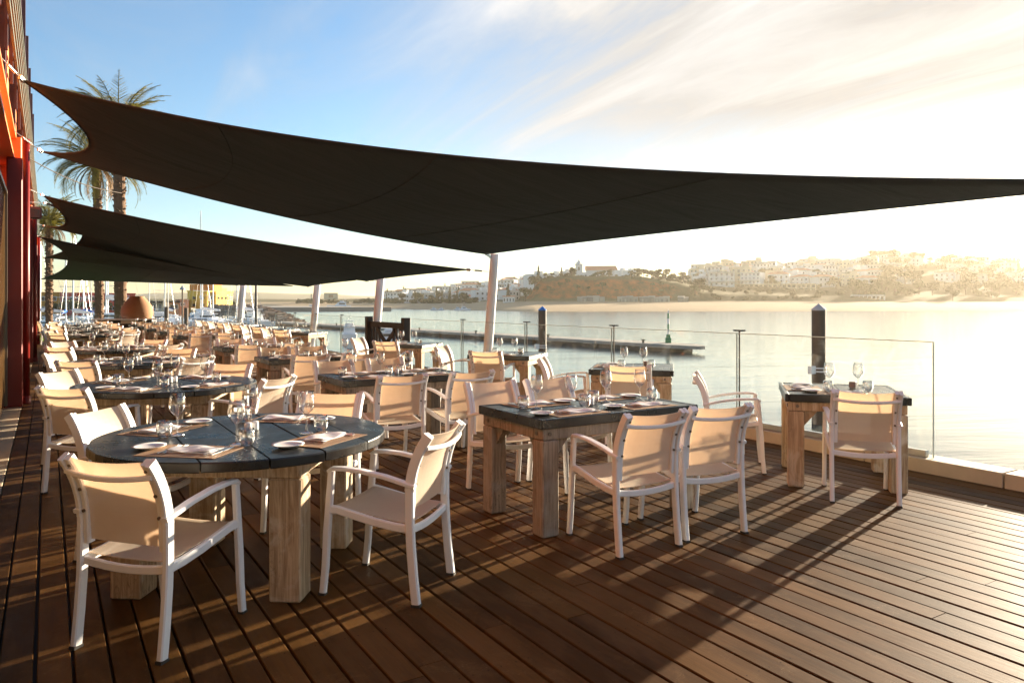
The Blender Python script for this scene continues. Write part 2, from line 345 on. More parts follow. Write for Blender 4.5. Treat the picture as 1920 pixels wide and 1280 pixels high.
# ------------------------------------------------------------------ mesh builder
class MB:
    def __init__(s): s.v = []; s.f = []; s.mi = []; s.cur = 0
    def add(s, vs, fs):
        b = len(s.v); s.v.extend([tuple(p) for p in vs])
        for f in fs: s.f.append(tuple(b + i for i in f)); s.mi.append(s.cur)
    def box(s, c, sz, rz=0.0, bev=0.0):
        hx, hy, hz = sz[0] / 2, sz[1] / 2, sz[2] / 2
        ca, sa = math.cos(rz), math.sin(rz)
        def T(x, y, z): return (c[0] + x * ca - y * sa, c[1] + x * sa + y * ca, c[2] + z)
        if bev <= 0:
            vs = [T(x, y, z) for z in (-hz, hz) for (x, y) in ((-hx, -hy), (hx, -hy), (hx, hy), (-hx, hy))]
            s.add(vs, [(3, 2, 1, 0), (4, 5, 6, 7), (0, 1, 5, 4), (1, 2, 6, 5), (2, 3, 7, 6), (3, 0, 4, 7)])
        else:
            b = min(bev, hx * .9, hy * .9, hz * .9); rings = []
            for (z, o) in ((-hz, b), (-hz + b, 0), (hz - b, 0), (hz, b)):
                x, y = hx - o, hy - o; q = b if o == 0 else b * 0.5
                rings.append([(-x + q, -y), (x - q, -y), (x, -y + q), (x, y - q), (x - q, y), (-x + q, y), (-x, y - q), (-x, -y + q)])
                rings[-1] = [T(px, py, z) for px, py in rings[-1]]
            vs = [p for r in rings for p in r]; fs = [tuple(range(7, -1, -1)), tuple(range(24, 32))]
            for k in range(3):
                for i in range(8):
                    j = (i + 1) % 8; fs.append((k * 8 + i, k * 8 + j, (k + 1) * 8 + j, (k + 1) * 8 + i))
            s.add(vs, fs)
    def sweep(s, path, w, h, side=(1, 0, 0), ch=0.2, cap=True):
        # rectangular bar (chamfered); w along `side`, h across it
        P = [Vector(p) for p in path]; n = len(P); side = Vector(side); rings = []
        for i in range(n):
            tg = (P[min(i + 1, n - 1)] - P[max(i - 1, 0)]).normalized()
            sd_ = (side - tg * side.dot(tg)).normalized(); up = tg.cross(sd_).normalized()
            ww = w[i] if isinstance(w, (list, tuple)) else w; hh = h[i] if isinstance(h, (list, tuple)) else h
            c = min(ww, hh) * ch; a, b = ww / 2, hh / 2
            pts = [(-a + c, -b), (a - c, -b), (a, -b + c), (a, b - c), (a - c, b), (-a + c, b), (-a, b - c), (-a, -b + c)]
            rings.append([P[i] + sd_ * x + up * y for x, y in pts])
        vs = [p for r in rings for p in r]; fs = []
        for k in range(n - 1):
            for i in range(8):
                j = (i + 1) % 8; fs.append((k * 8 + i, k * 8 + j, (k + 1) * 8 + j, (k + 1) * 8 + i))
        if cap: fs += [tuple(range(7, -1, -1)), tuple(range((n - 1) * 8, n * 8))]
        s.add(vs, fs)
    def tube(s, path, r, seg=8, cap=True):
        P = [Vector(p) for p in path]; n = len(P); vs = []; fs = []
        ref = Vector((0, 0, 1)) if abs((P[-1] - P[0]).normalized().z) < 0.9 else Vector((1, 0, 0))
        for i in range(n):
            tg = (P[min(i + 1, n - 1)] - P[max(i - 1, 0)]).normalized()
            a = tg.cross(ref).normalized(); b = tg.cross(a).normalized(); rr = r[i] if isinstance(r, (list, tuple)) else r
            vs += [P[i] + (a * math.cos(2 * math.pi * k / seg) + b * math.sin(2 * math.pi * k / seg)) * rr for k in range(seg)]
        for k in range(n - 1):
            for i in range(seg):
                j = (i + 1) % seg; fs.append((k * seg + j, k * seg + i, (k + 1) * seg + i, (k + 1) * seg + j))
        if cap: fs += [tuple(range(seg)), tuple(range(n * seg - 1, (n - 1) * seg - 1, -1))]
        s.add(vs, fs)
    def lathe(s, prof, seg=24, c=(0, 0, 0), close=False):
        vs = []; fs = []; n = len(prof)
        for r, z in prof:
            vs += [(c[0] + r * math.cos(2 * math.pi * k / seg), c[1] + r * math.sin(2 * math.pi * k / seg), c[2] + z) for k in range(seg)]
        for k in range(n - 1):
            for i in range(seg):
                j = (i + 1) % seg; fs.append((k * seg + i, k * seg + j, (k + 1) * seg + j, (k + 1) * seg + i))
        if close: fs += [tuple(range(seg - 1, -1, -1)), tuple(range((n - 1) * seg, n * seg))]
        s.add(vs, fs)
    def prism(s, poly, z0, z1, bev=0.0):
        n = len(poly)
        if bev:
            cx = sum(p[0] for p in poly) / n; cy = sum(p[1] for p in poly) / n
            def ins(p): d = math.hypot(p[0] - cx, p[1] - cy) or 1; return (p[0] - (p[0] - cx) / d * bev, p[1] - (p[1] - cy) / d * bev)
            rings = [[(*ins(p), z0) for p in poly], [(*p, z0 + bev) for p in poly], [(*p, z1 - bev) for p in poly], [(*ins(p), z1) for p in poly]]
        else: rings = [[(*p, z0) for p in poly], [(*p, z1) for p in poly]]
        vs = [p for r in rings for p in r]; m = len(rings)
        fs = [tuple(range(n - 1, -1, -1)), tuple(range((m - 1) * n, m * n))]
        for k in range(m - 1):
            for i in range(n):
                j = (i + 1) % n; fs.append((k * n + i, k * n + j, (k + 1) * n + j, (k + 1) * n + i))
        s.add(vs, fs)
    def grid(s, nu, nv, fn, thick=0.0):
        pts = [[Vector(fn(i / nu, j / nv)) for i in range(nu + 1)] for j in range(nv + 1)]
        W = nu + 1
        vs = [p for row in pts for p in row]; fs = [(j * W + i, j * W + i + 1, (j + 1) * W + i + 1, (j + 1) * W + i) for j in range(nv) for i in range(nu)]
        if thick:
            N = []
            for j in range(nv + 1):
                for i in range(nu + 1):
                    du = pts[j][min(i + 1, nu)] - pts[j][max(i - 1, 0)]; dv = pts[min(j + 1, nv)][i] - pts[max(j - 1, 0)][i]
                    c = du.cross(dv); N.append(c.normalized() if c.length > 1e-9 else Vector((0, 0, 1)))
            B = len(vs); vs2 = [vs[k] - N[k] * thick for k in range(B)]
            fs2 = [tuple(B + q for q in reversed(f)) for f in fs]
            rim = [i for i in range(W)] + [j * W + nu for j in range(1, nv + 1)] + [nv * W + i for i in range(nu - 1, -1, -1)] + [j * W for j in range(nv - 1, 0, -1)]
            fs3 = [(rim[k], B + rim[k], B + rim[(k + 1) % len(rim)], rim[(k + 1) % len(rim)]) for k in range(len(rim))]
            vs += vs2; fs += fs2 + fs3
        s.add(vs, fs)
    def mesh(s, name, mats, smooth=False):
        me = bpy.data.meshes.new(name); me.from_pydata(s.v, [], s.f)
        for m in (mats if isinstance(mats, (list, tuple)) else [mats]): me.materials.append(M[m])
        if any(s.mi): me.polygons.foreach_set('material_index', s.mi)
        if smooth: me.polygons.foreach_set('use_smooth', [True] * len(s.f))
        me.update(); return me
    def build(s, name, mats, parent=None, smooth=False, loc=None):
        o = bpy.data.objects.new(name, s.mesh(name, mats, smooth)); COL.objects.link(o)
        if parent: o.parent = parent
        if loc: o.location = loc
        return o

def tag(o, label=None, cat=None, group=None, kind=None):
    if label: o['label'] = label
    if cat: o['category'] = cat
    if group: o['group'] = group
    if kind: o['kind'] = kind
    return o
def thing(name, label, cat, loc=(0, 0, 0), rz=0.0, group=None):
    o = bpy.data.objects.new(name, None); COL.objects.link(o); o.empty_display_size = 0.1
    o.location = loc; o.rotation_euler = (0, 0, rz); return tag(o, label, cat, group)
KIDS = {}
def kids(root):
    return [c for c in bpy.data.objects if c.parent == root]
def dup(root, loc, rz, label=None, group=None, scale=None, skip=()):
    if root.name not in KIDS: KIDS[root.name] = [(c, kids(c)) for c in kids(root)]
    r = root.copy(); COL.objects.link(r); r.location = loc; r.rotation_euler = (0, 0, rz)
    if scale: r.scale = scale if isinstance(scale, tuple) else (scale,) * 3
    if label: r['label'] = label
    if group: r['group'] = group
    for ch, gk in KIDS[root.name]:
        if ch.name.split('.')[0] in skip: continue
        c = ch.copy(); COL.objects.link(c); c.parent = r
        for g in gk:
            d = g.copy(); COL.objects.link(d); d.parent = c
    return r
class Proto:
    # the first placement moves the prototype itself, later ones copy it
    def __init__(s, root): s.root = root; s.used = False; s.queue = []
    def place(s, loc, rz=0.0, label=None, group=None, scale=None): s.queue.append((loc, rz, label, group, scale))
    def flush(s):
        for i, (loc, rz, label, group, scale) in enumerate(s.queue[1:]): dup(s.root, loc, rz, label, group, scale)
        loc, rz, label, group, scale = s.queue[0]
        s.root.location = loc; s.root.rotation_euler = (0, 0, rz)
        if scale: s.root.scale = scale if isinstance(scale, tuple) else (scale,) * 3
        if label: s.root['label'] = label
        if group: s.root['group'] = group
PROTOS = []
def proto(root): p = Proto(root); PROTOS.append(p); return p
def struct(name, mb, mats, smooth=False, kind='structure'):
    o = mb.build(name, mats, smooth=smooth); o['kind'] = kind; return o

# ------------------------------------------------------------------ deck and terrace
def build_deck():
    mb = MB(); rnd = random.Random(3); pitch = 0.132; x0 = -0.30
    k = 0; DE = 34.0
    while x0 + k * pitch < 6.47:
        xa = x0 + k * pitch; gap = rnd.uniform(0.008, 0.014); y = -3.0 - rnd.uniform(0, 2.5)
        while y < DE:
            L = rnd.uniform(2.2, 4.6); ye = min(y + L, DE)
            dz = rnd.uniform(-0.0015, 0.0015); a = rnd.uniform(-0.0009, 0.0009)
            w = pitch - gap; z1 = dz; z0 = -0.035; b = 0.0035; x1 = xa + a; x2 = xa + a + w
            pr = [(x1, z0), (x1, z1 - b), (x1 + b, z1), (x2 - b, z1), (x2, z1 - b), (x2, z0)]
            ya, yb = y + 0.002, ye - 0.002
            # slight cupping of the end of a few boards
            vs = [(px, ya, pz) for px, pz in pr] + [(px, yb, pz) for px, pz in pr]
            fs = [(5, 4, 3, 2, 1, 0), (6, 7, 8, 9, 10, 11)] + [(i, (i + 1) % 6, 6 + (i + 1) % 6, 6 + i) for i in range(6)]
            fs = [tuple(reversed(f)) for f in fs]
            mb.add(vs, fs); y = ye
        k += 1
    struct('deck', mb, 'deck')
    mb = MB(); mb.box((3.1, 15.5, -0.12), (6.9, 37.2, 0.12)); struct('deck_substructure', mb, 'rubber')
    # stone walkway under the building edge
    mb = MB(); y = -3.0
    while y < 34:
        mb.box((-0.66, y + 0.295, -0.03), (0.70, 0.585, 0.06), bev=0.004); y += 0.6
    struct('stone_path', mb, 'stone')
    # low stone kerb that carries the glass
    mb = MB(); y = -3.0
    while y < 34.2:
        mb.box((6.62, y + 0.595, 0.045), (0.25, 1.186, 0.15), bev=0.006); y += 1.2
    struct('kerb', mb, 'stone')
    mb = MB(); mb.box((6.62, 15.5, -1.3), (0.34, 37.4, 2.5)); struct('quay_wall', mb, 'concrete')
    # land behind the building and beyond the end of the deck
    mb = MB(); mb.box((-39.2, 30, -1.3), (76, 90, 2.4)); struct('ground', mb, 'ground')
    mb = MB(); mb.box((2.8, 44.6, -1.3), (7.9, 21.2, 2.4)); struct('quay', mb, 'ground')
build_deck()

def build_lawn():
    mb = MB(); rnd = random.Random(5)
    mb.box((-0.2, 38.3, -0.05), (6.8, 8.4, 0.07))
    for _ in range(5000):
        x = rnd.uniform(-3.5, 3.1); y = rnd.uniform(34.2, 42.3); h = rnd.uniform(0.03, 0.07); a = rnd.uniform(0, 6.28); w = .012
        mb.add([(x - w * math.cos(a), y - w * math.sin(a), -0.02), (x + w * math.cos(a), y + w * math.sin(a), -0.02), (x + rnd.uniform(-.03, .03), y + rnd.uniform(-.03, .03), h)], [(0, 1, 2)])
    o = mb.build('lawn_grass', 'lawn'); tag(o, 'short bright green lawn beyond the end of the deck', 'grass', kind='stuff')
build_lawn()

# glass balustrade
GX = 6.60; GTOP = 1.135
def build_railing():
    ys = [3.60, 5.80, 8.00, 10.20, 12.40, 14.60]
    ordn = ['nearest', 'second', 'third', 'fourth', 'fifth', 'sixth', 'seventh', 'eighth', 'ninth', 'tenth', 'eleventh', 'twelfth', 'thirteenth']
    segs = [(ys[i], ys[i + 1]) for i in range(5)]
    y = 17.0
    while y < 33: segs.append((y, y + 2.2)); y += 2.2
    for i, (a, b) in enumerate(segs):
        t = thing('glass_railing_panel', f'clear frameless glass railing panel on the kerb, {ordn[i]} from the open near end', 'glass panel', (GX, (a + b) / 2, 0.12), 0, 'glass railing panels')
        mb = MB(); L = b - a - 0.02
        mb.box((0, 0, (GTOP - .12) / 2), (0.016, L, GTOP - .12)); mb.build('pane', 'panel_glass', t)
        mb = MB(); e = 0.007
        mb.box((0, 0, GTOP - .12 + .0035), (0.020, L + .004, e))
        mb.box((0, -L / 2 - .003, (GTOP - .12) / 2), (0.018, .005, GTOP - .125)); mb.build('edge', 'glass_edge', t)
        mb = MB(); mb.box((0, 0, 0.03), (0.05, L - 0.1, 0.058), bev=.004); mb.build('base_channel', 'steel', t)
    # slim clamps posts with a flat cap between the panels
    px = [5.80, 8.00, 10.20, 12.40, 19.2, 21.4, 23.6, 25.8]
    for i, y in enumerate(px):
        t = thing('railing_post', f'slim steel post with flat square cap behind the glass, {ordn[i]} from the near end', 'post', (GX + 0.035, y, 0.12), 0, 'slim capped posts along the glass railing')
        mb = MB(); mb.tube([(0, 0, 0), (0, 0, GTOP - .09)], 0.009, 8); mb.build('pole', 'rubber', t)
        mb = MB(); mb.box((0, 0, GTOP - .085), (0.07, 0.12, 0.018), bev=.003); mb.build('cap', 'rubber', t)
build_railing()

def build_gate():
    t = thing('wooden_gate', 'dark stained wooden gate with crossed braces between two thick posts in the railing', 'gate', (GX - .02, 16.0, 0), 0)
    for s in (-1, 1):
        mb = MB(); mb.box((0, s * 1.08, 0.58), (0.16, 0.16, 1.16), bev=.01); mb.build('post', 'dark_wood', t)
    mb = MB()
    mb.box((0, 0, 0.98), (0.06, 2.0, 0.13), bev=.006); mb.box((0, 0, 0.22), (0.06, 2.0, 0.12), bev=.006)
    mb.build('rail', 'dark_wood', t)
    for k, y in enumerate((-0.93, -0.76, -0.59, -0.42, 0.42, 0.59, 0.76, 0.93)):
        mb = MB(); mb.box((0.0, y, 0.60), (0.035, 0.075, 0.64)); mb.build('slat', 'dark_wood', t)
    for s in (-1, 1):
        mb = MB(); mb.sweep([(-.03 * s - .005, -0.5, 0.29 if s > 0 else 0.9), (-.03 * s - .005, 0.5, 0.9 if s > 0 else 0.29)], .035, .12, (1, 0, 0)); mb.build('brace', 'dark_wood', t)
build_gate()

# ------------------------------------------------------------------ sails and their posts
PX_TOP, PX_BOT = 6.95, 6.64
POSTS = [(2.05, 2.45, 0.09), (11.75, 2.37, 0.085), (17.25, 2.10, 0.10), (22.3, 2.08, 0.10), (32.4, 2.30, 0.12)]
def post_tip(i, dz=-.05): y, h, r = POSTS[i]; return Vector((PX_TOP - .09, y, h + dz))
def build_posts():
    nm = ['beyond the right edge near the open kerb', 'holding the lowest point of the big near sail', 'rising behind the dark wooden gate', 'just left of the wooden gate', 'farthest along the deck by the moored motor boat']
    for i, (y, h, r) in enumerate(POSTS):
        t = thing('sail_post', f'white leaning sail post {nm[i]}', 'sail post', (PX_BOT, y, 0.0), 0, 'white sail posts along the railing')
        mb = MB(); top = (PX_TOP - PX_BOT, 0, h)
        mb.tube([(0.08, 0, -0.3), (PX_TOP - PX_BOT, 0, h)], r, 20); mb.build('pole', 'postwhite', t, smooth=False)
        mb = MB(); mb.lathe([(r * 1.7, 0.0), (r * 1.7, 0.03), (r * 1.1, 0.035)], 20, (0.13, 0, .12)); mb.build('collar', 'postwhite', t)
        mb = MB(); mb.box((top[0] - r - .02, 0, h - .05), (0.05, .012, .05)); mb.build('lug', 'steel', t)
build_posts()

def sail(name, label, LN, RN, RF, LF, bow=(0.07, 0.07, 0.07, 0.15), cables=(), sag=(0, 0, 0, 0)):
    LN, RN, RF, LF = (Vector(p) for p in (LN, RN, RF, LF))
    cen = (LN + RN + RF + LF) / 4
    def edge(A, B, k, sg):
        L = (B - A).length; m = (A + B) / 2; inw = cen - m; inw.z *= 0.25; inw.normalize()
        return lambda s: A.lerp(B, s) + (inw * (k * L) - Vector((0, 0, sg))) * (4 * s * (1 - s))
    eN, eR, eF, eL = edge(LN, RN, bow[0], sag[0]), edge(RN, RF, bow[1], sag[1]), edge(LF, RF, bow[2], sag[2]), edge(LN, LF, bow[3], sag[3])
    def fn(u, v):
        a = eN(u) * (1 - v) + eF(u) * v; b = eL(v) * (1 - u) + eR(v) * u
        c = LN * (1 - u) * (1 - v) + RN * u * (1 - v) + LF * (1 - u) * v + RF * u * v
        p = a + b - c
        p.z += 0.012 * math.sin(u * 23 + v * 5) * math.sin(v * math.pi) * math.sin(u * math.pi)
        return p
    t = thing(name, label, 'shade sail', tuple(cen), 0, 'charcoal shade sails over the deck')
    mb = MB(); mb.grid(64, 28, lambda u, v: fn(u, v) - cen, 0.004); mb.build('cloth', 'sail', t, smooth=True)
    # seams
    mb = MB()
    for uu in (0.25, 0.5, 0.75): mb.tube([fn(uu + (0.5 - k / 24) * .0, k / 24) - cen + Vector((0, 0, -.004)) for k in range(25)], 0.009, 5)
    mb.build('seam', 'sail', t)
    # hem
    for e in (eN, eR, eF, eL):
        mb = MB(); mb.tube([e(k / 30) - cen for k in range(31)], 0.012, 6); mb.build('hem', 'sail', t)
    for a, b in cables:
        a = Vector(a) - cen; b = Vector(b) - cen; d = (b - a)
        mb = MB(); mb.tube([a, b], 0.006, 6)
        m0, m1 = a + d * .35, a + d * .72; mb.tube([m0, m1], 0.016, 8); mb.build('turnbuckle', 'steel', t)
        mb = MB(); q = d.normalized() * .07; mb.sweep([a - q * .2, a + q], .05, .03, (0, 0, 1)); mb.build('corner_plate', 'steel', t)
AX, AZ = -0.42, 3.95
def build_sails():
    P1 = post_tip(1); P0 = post_tip(0); P2 = post_tip(2); P3 = post_tip(3); P4 = post_tip(4)
    def low(p, z, dx=-.25, dy=0): return (p[0] + dx, p[1] + dy, z)
    a = [(-0.222, 9.65, 3.885), (-0.078, 13.35, 3.77)]
    sail('shade_sail', 'huge charcoal shade sail spanning the top of the view from wall to water', a[0], low(P0, 2.34), low(P1, 2.37, -.10), a[1], (0.062, 0.02, 0.0, 0.20),
         [(a[0], (AX + .02, 9.3, 4.0)), (a[1], (AX + .02, 12.9, AZ)), (low(P1, 2.37, -.10), P1), (low(P0, 2.44), P0)], (.20, .0, .15, .25))
    b = [(-0.08, 19.6, 3.87), (-0.08, 28.0, 3.93)]
    r = low(P1, 2.09, -.32, .3)
    sail('shade_sail', 'charcoal shade sail ending in a thin point at the tall white post', b[0], r, low(P2, 2.02, -.30), b[1], (0.045, 0.03, -0.01, 0.10),
         [(b[0], (AX + .02, 19.1, AZ)), (b[1], (AX + .02, 27.2, AZ)), (r, (PX_TOP - .14, 11.75, 2.05)), (low(P2, 2.02, -.30), P2)], (.10, 0, .15, .25))
    c = [(-0.03, 22.4, 4.02), (-0.10, 33.5, 3.2)]
    r = low(P2, 2.04, -.45, .3)
    sail('shade_sail', 'charcoal shade sail dipping to a point at the third white post, behind the pointed sail', c[0], r, low(P3, 1.98, -.22), c[1], (-.01, 0.03, 0.03, 0.14),
         [(c[0], (AX + .02, 21.8, AZ)), (c[1], (AX + .02, 32.6, 3.3)), (low(P3, 1.98, -.22), P3)])
    d = [(-0.25, 27.5, 3.55), (-0.25, 39.5, 2.55)]
    r = low(P3, 2.0, -.5, .6)
    sail('shade_sail', 'farthest charcoal shade sail, its straight lower edge above the wine glasses and clay pot', d[0], r, low(P4, 2.22, -.2), d[1], (0.03, 0.09, 0.012, 0.10),
         [(d[0], (AX + .02, 27.0, 3.6)), (d[1], (AX - .1, 38.8, 2.6)), (low(P4, 2.22, -.2), P4)])
    # loose guy wire below the near sail
    o = MB(); o.tube([Vector((-0.42, 13.9, 3.84)).lerp(Vector((1.3, 17.3, 3.74)), k / 10) - Vector((0, 0, .12 * math.sin(k / 10 * math.pi))) for k in range(11)], 0.008, 6)
    tag(o.build('guy_wire', 'bolt'), 'thin dark wire running from the red building under the big near sail', 'wire')
build_sails()

# ------------------------------------------------------------------ restaurant building on the left
def build_restaurant():
    t = thing('restaurant_building', 'red and orange steel framed restaurant building with louvred screen along the deck', 'building', (-1.0, 12, 0))
    L = Vector((-1.0, 12, 0))
    def P(mb, name, mat, par=t): return mb.build(name, mat, par)
    def bx(name, mat, x0, x1, y0, y1, z0, z1, bev=0.0, par=t):
        mb = MB(); mb.box(((x0 + x1) / 2 + 1.0, (y0 + y1) / 2 - 12, (z0 + z1) / 2), (x1 - x0, y1 - y0, z1 - z0), bev=bev)
        return mb.build(name, mat, par)
    bx('wall', 'red_metal', -5.0, -1.02, -3, 33, 0, 6.6)
    # facade glass panels set between fins
    for y0, y1 in ((-3, 3.9), (4.0, 8.2), (8.3, 12.64), (13.4, 17.6), (17.7, 21.9), (22.8, 27), (27.1, 31.5)):
        g = bx('glass_door', 'facade_glass', -0.56, -0.50, y0, y1, 0.03, 3.05)
        mb = MB()
        for yy in (y0 + .03, y1 - .03): mb.box((.512, yy - 12, 1.54), (.03, .05, 3.0))
        mb.box((.512, (y0 + y1) / 2 - 12, 3.03), (.03, y1 - y0 - .12, .05)); mb.build('frame', 'bolt', g)
    # pairs of a flat fin and a round down pipe
    for y in (12.85, 22.1, 31.6):
        bx('column', 'red_metal', -0.49, -0.30, y - .11, y + .11, 0.0, 3.55, .012)
        mb = MB(); mb.tube([(-.265 + 1, y + .32 - 12, 0), (-.265 + 1, y + .32 - 12, 3.9)], 0.048, 14)
        mb.lathe([(0.062, 0), (0.062, .10), (.05, .11)], 14, (-.265 + 1, y + .32 - 12, 0)); mb.build('downpipe', 'red_metal', t, smooth=True)
        bx('column', 'orange_metal', -0.60, -0.33, y + .75, y + 1.0, 0.0, 4.0, .01)
    # long I beam that carries the sails
    mb = MB()
    for (x0, x1, z0, z1) in ((-.62, -.40, 3.55, 3.60), (-.62, -.40, 3.97, 4.02), (-.53, -.50, 3.60, 3.97)):
        mb.box(((x0 + x1) / 2 + 1, 5.0, (z0 + z1) / 2), (x1 - x0, 32.0, z1 - z0))
    P(mb, 'beam', 'orange_metal')
    bx('soffit', 'red_metal', -1.02, -0.63, -3, 33, 3.40, 3.55)
    # orange upright plates and brown box mullions above the beam
    y = 3.2; k = 0
    while y < 33:
        bx('upper_column', 'orange_metal', -0.66, -0.46, y, y + .34, 4.02, 5.05, .006)
        bx('mullion', 'purple_metal', -0.50, -0.40, y + .9, y + 1.02, 4.02, 8.2)
        bx('upper_panel', 'orange_metal', -0.70, -0.55, y + 1.1, y + 2.5, 4.02, 4.9)
        y += 3.05; k += 1
    bx('upper_beam', 'orange_metal', -0.72, -0.50, -3, 33, 5.06, 5.30)
    bx('upper_wall', 'purple_metal', -1.02, -0.74, -3, 33, 4.03, 8.6)
    # louvred sun screen hung outside: long thin horizontal bars on uprights
    mb = MB(); z = 4.62
    ztop = 6.05
    while z < ztop:
        mb.box((-.345 + 1, 6.0, z), (0.03, 52.0, 0.06)); z += 0.24
    P(mb, 'louvre_screen', 'louvre')
    y = 1.0
    while y < 32:
        bx('screen_upright', 'purple_metal', -0.405, -0.372, y, y + .07, 4.3, 6.1); y += 1.5
    # flood lamp under the screen
    f = thing('flood_lamp', 'brown box shaped flood lamp fixed to the red building above the deck', 'lamp', (-0.25, 19.4, 3.45))
    mb = MB(); mb.box((0, 0, 0), (0.30, .22, .26), bev=.03); mb.build('body', 'purple_metal', f)
    mb = MB(); mb.box((0.0, -.115, -.02), (0.22, .012, .18)); mb.build('lens', 'pane', f)
    mb = MB(); mb.box((-.16, 0, .02), (0.1, .05, .05)); mb.build('bracket', 'bolt', f)
build_restaurant()
# ------------------------------------------------------------------ chair
def make_chair():
    t = thing('armchair', 'white armchair with tan mesh', 'chair')
    XS = 0.226
    for s in (-1, 1):
        mb = MB(); mb.sweep([(s * XS, -.266, .012), (s * XS, -.250, .15), (s * XS, -.237, .30), (s * XS, -.232, .42), (s * XS, -.232, .575)], .030, .044)
        mb.cur = 1; mb.box((s * XS, -.267, .006), (.032, .046, .013)); mb.build('leg', ['frame', 'rubber'], t)
        mb = MB(); mb.sweep([(s * XS, .250, .012), (s * XS, .235, .15), (s * XS, .226, .32), (s * XS, .214, .46), (s * XS, .200, .632)], .030, [.034, .036, .038, .036, .032])
        mb.cur = 1; mb.box((s * XS, .251, .006), (.032, .036, .013)); mb.build('leg', ['frame', 'rubber'], t)
        mb = MB(); mb.sweep([(s * (XS + .004), -.262, .583), (s * (XS + .004), -.20, .598), (s * (XS + .004), -.10, .622), (s * (XS + .004), .03, .642), (s * (XS + .004), .13, .648), (s * (XS + .002), .192, .645), (s * XS, .217, .628)], [.036, .042, .042, .042, .042, .038, .030], .020)
        mb.build('armrest', 'frame', t)
    def back(zf):  # uprights curve backwards above the arm
        z = .56 + .275 * zf; return (-.232 - .018 * zf - .082 * zf ** 2.2, z)
    mb = MB()
    for s in (-1, 1):
        mb.sweep([(s * XS, *back(k / 8)) for k in range(9)], .024, .050, ch=.18)
        pth = [(s * (XS - .0275), -.222, .445), (s * (XS - .0275), -.226, .50)] + [(s * (XS - .0275), back(k / 8)[0] + .004, back(k / 8)[1]) for k in range(9)]
        mb.sweep(pth, .026, .040, ch=.18)
    mb.sweep([(XS * (k / 7 * 2 - 1) * .985, back(.80)[0] - .022 - .030 * (1 - (k / 7 * 2 - 1) ** 2), back(.80)[1] - .008 - .014 * (1 - (k / 7 * 2 - 1) ** 2)) for k in range(8)], .022, .022, (0, 0, 1))
    mb.cur = 1
    for s in (-1, 1):
        for zz in (.10, .45, .86):
            y, z = back(zz); mb.tube([(s * (XS - .0275), y - .0235, z), (s * (XS - .0275), y - .0165, z)], .0075, 8)
    mb.build('back_frame', ['frame', 'bolt'], t)
    mb = MB()
    for s in (-1, 1):
        mb.sweep([(s * (XS - .004), -.232, .372), (s * (XS - .004), -.14, .378), (s * (XS - .004), -.02, .396), (s * (XS - .004), .09, .420), (s * (XS - .004), .17, .436), (s * XS, .214, .440)], .026, .040)
    mb.sweep([(XS * (k / 7 * 2 - 1), -.232, .372 - .020 * (1 - (k / 7 * 2 - 1) ** 2)) for k in range(8)], .022, .036, (0, 1, 0))
    mb.sweep([(XS * (k / 7 * 2 - 1), .205 - .0 * k, .425 - .030 * (1 - (k / 7 * 2 - 1) ** 2)) for k in range(8)], .022, .034, (0, 1, 0))
    mb.build('seat_frame', 'frame', t)
    def seat(u, v):
        x = (u * 2 - 1) * (XS - .016); y = -.215 + v * .42
        zs = .392 + (.062 * (v ** 1.3)) - .012 * max(0, v - .9) * 10
        return (x, y, zs + .006 - .022 * (1 - (2 * u - 1) ** 2) * (0.35 + .65 * math.sin(v * math.pi)))
    mb = MB(); mb.grid(10, 12, seat, .004); mb.build('seat', 'sling', t, smooth=False)
    def bk(u, v):
        x = (u * 2 - 1) * (XS - .036); zf = -.36 + 1.36 * v
        y, z = back(max(zf, 0)) if zf >= 0 else (-.232 + .02 * (-zf), .56 + .275 * zf)
        c = (1 - (2 * u - 1) ** 2)
        return (x, y + .004 - .026 * c * (.3 + .7 * v), z - .010 * c * v)
    mb = MB(); mb.grid(10, 14, bk, -.004); mb.build('backrest', 'sling', t, smooth=False)
    return t
CH = proto(make_chair())
CHG = 'white armchairs with tan mesh at the dining tables'
def chair(x, y, face_deg, label):
    # face_deg: the way the sitter looks, measured from +X; the chair's own front is +Y
    CH.place((x, y, 0), R(face_deg - 90), label, CHG)

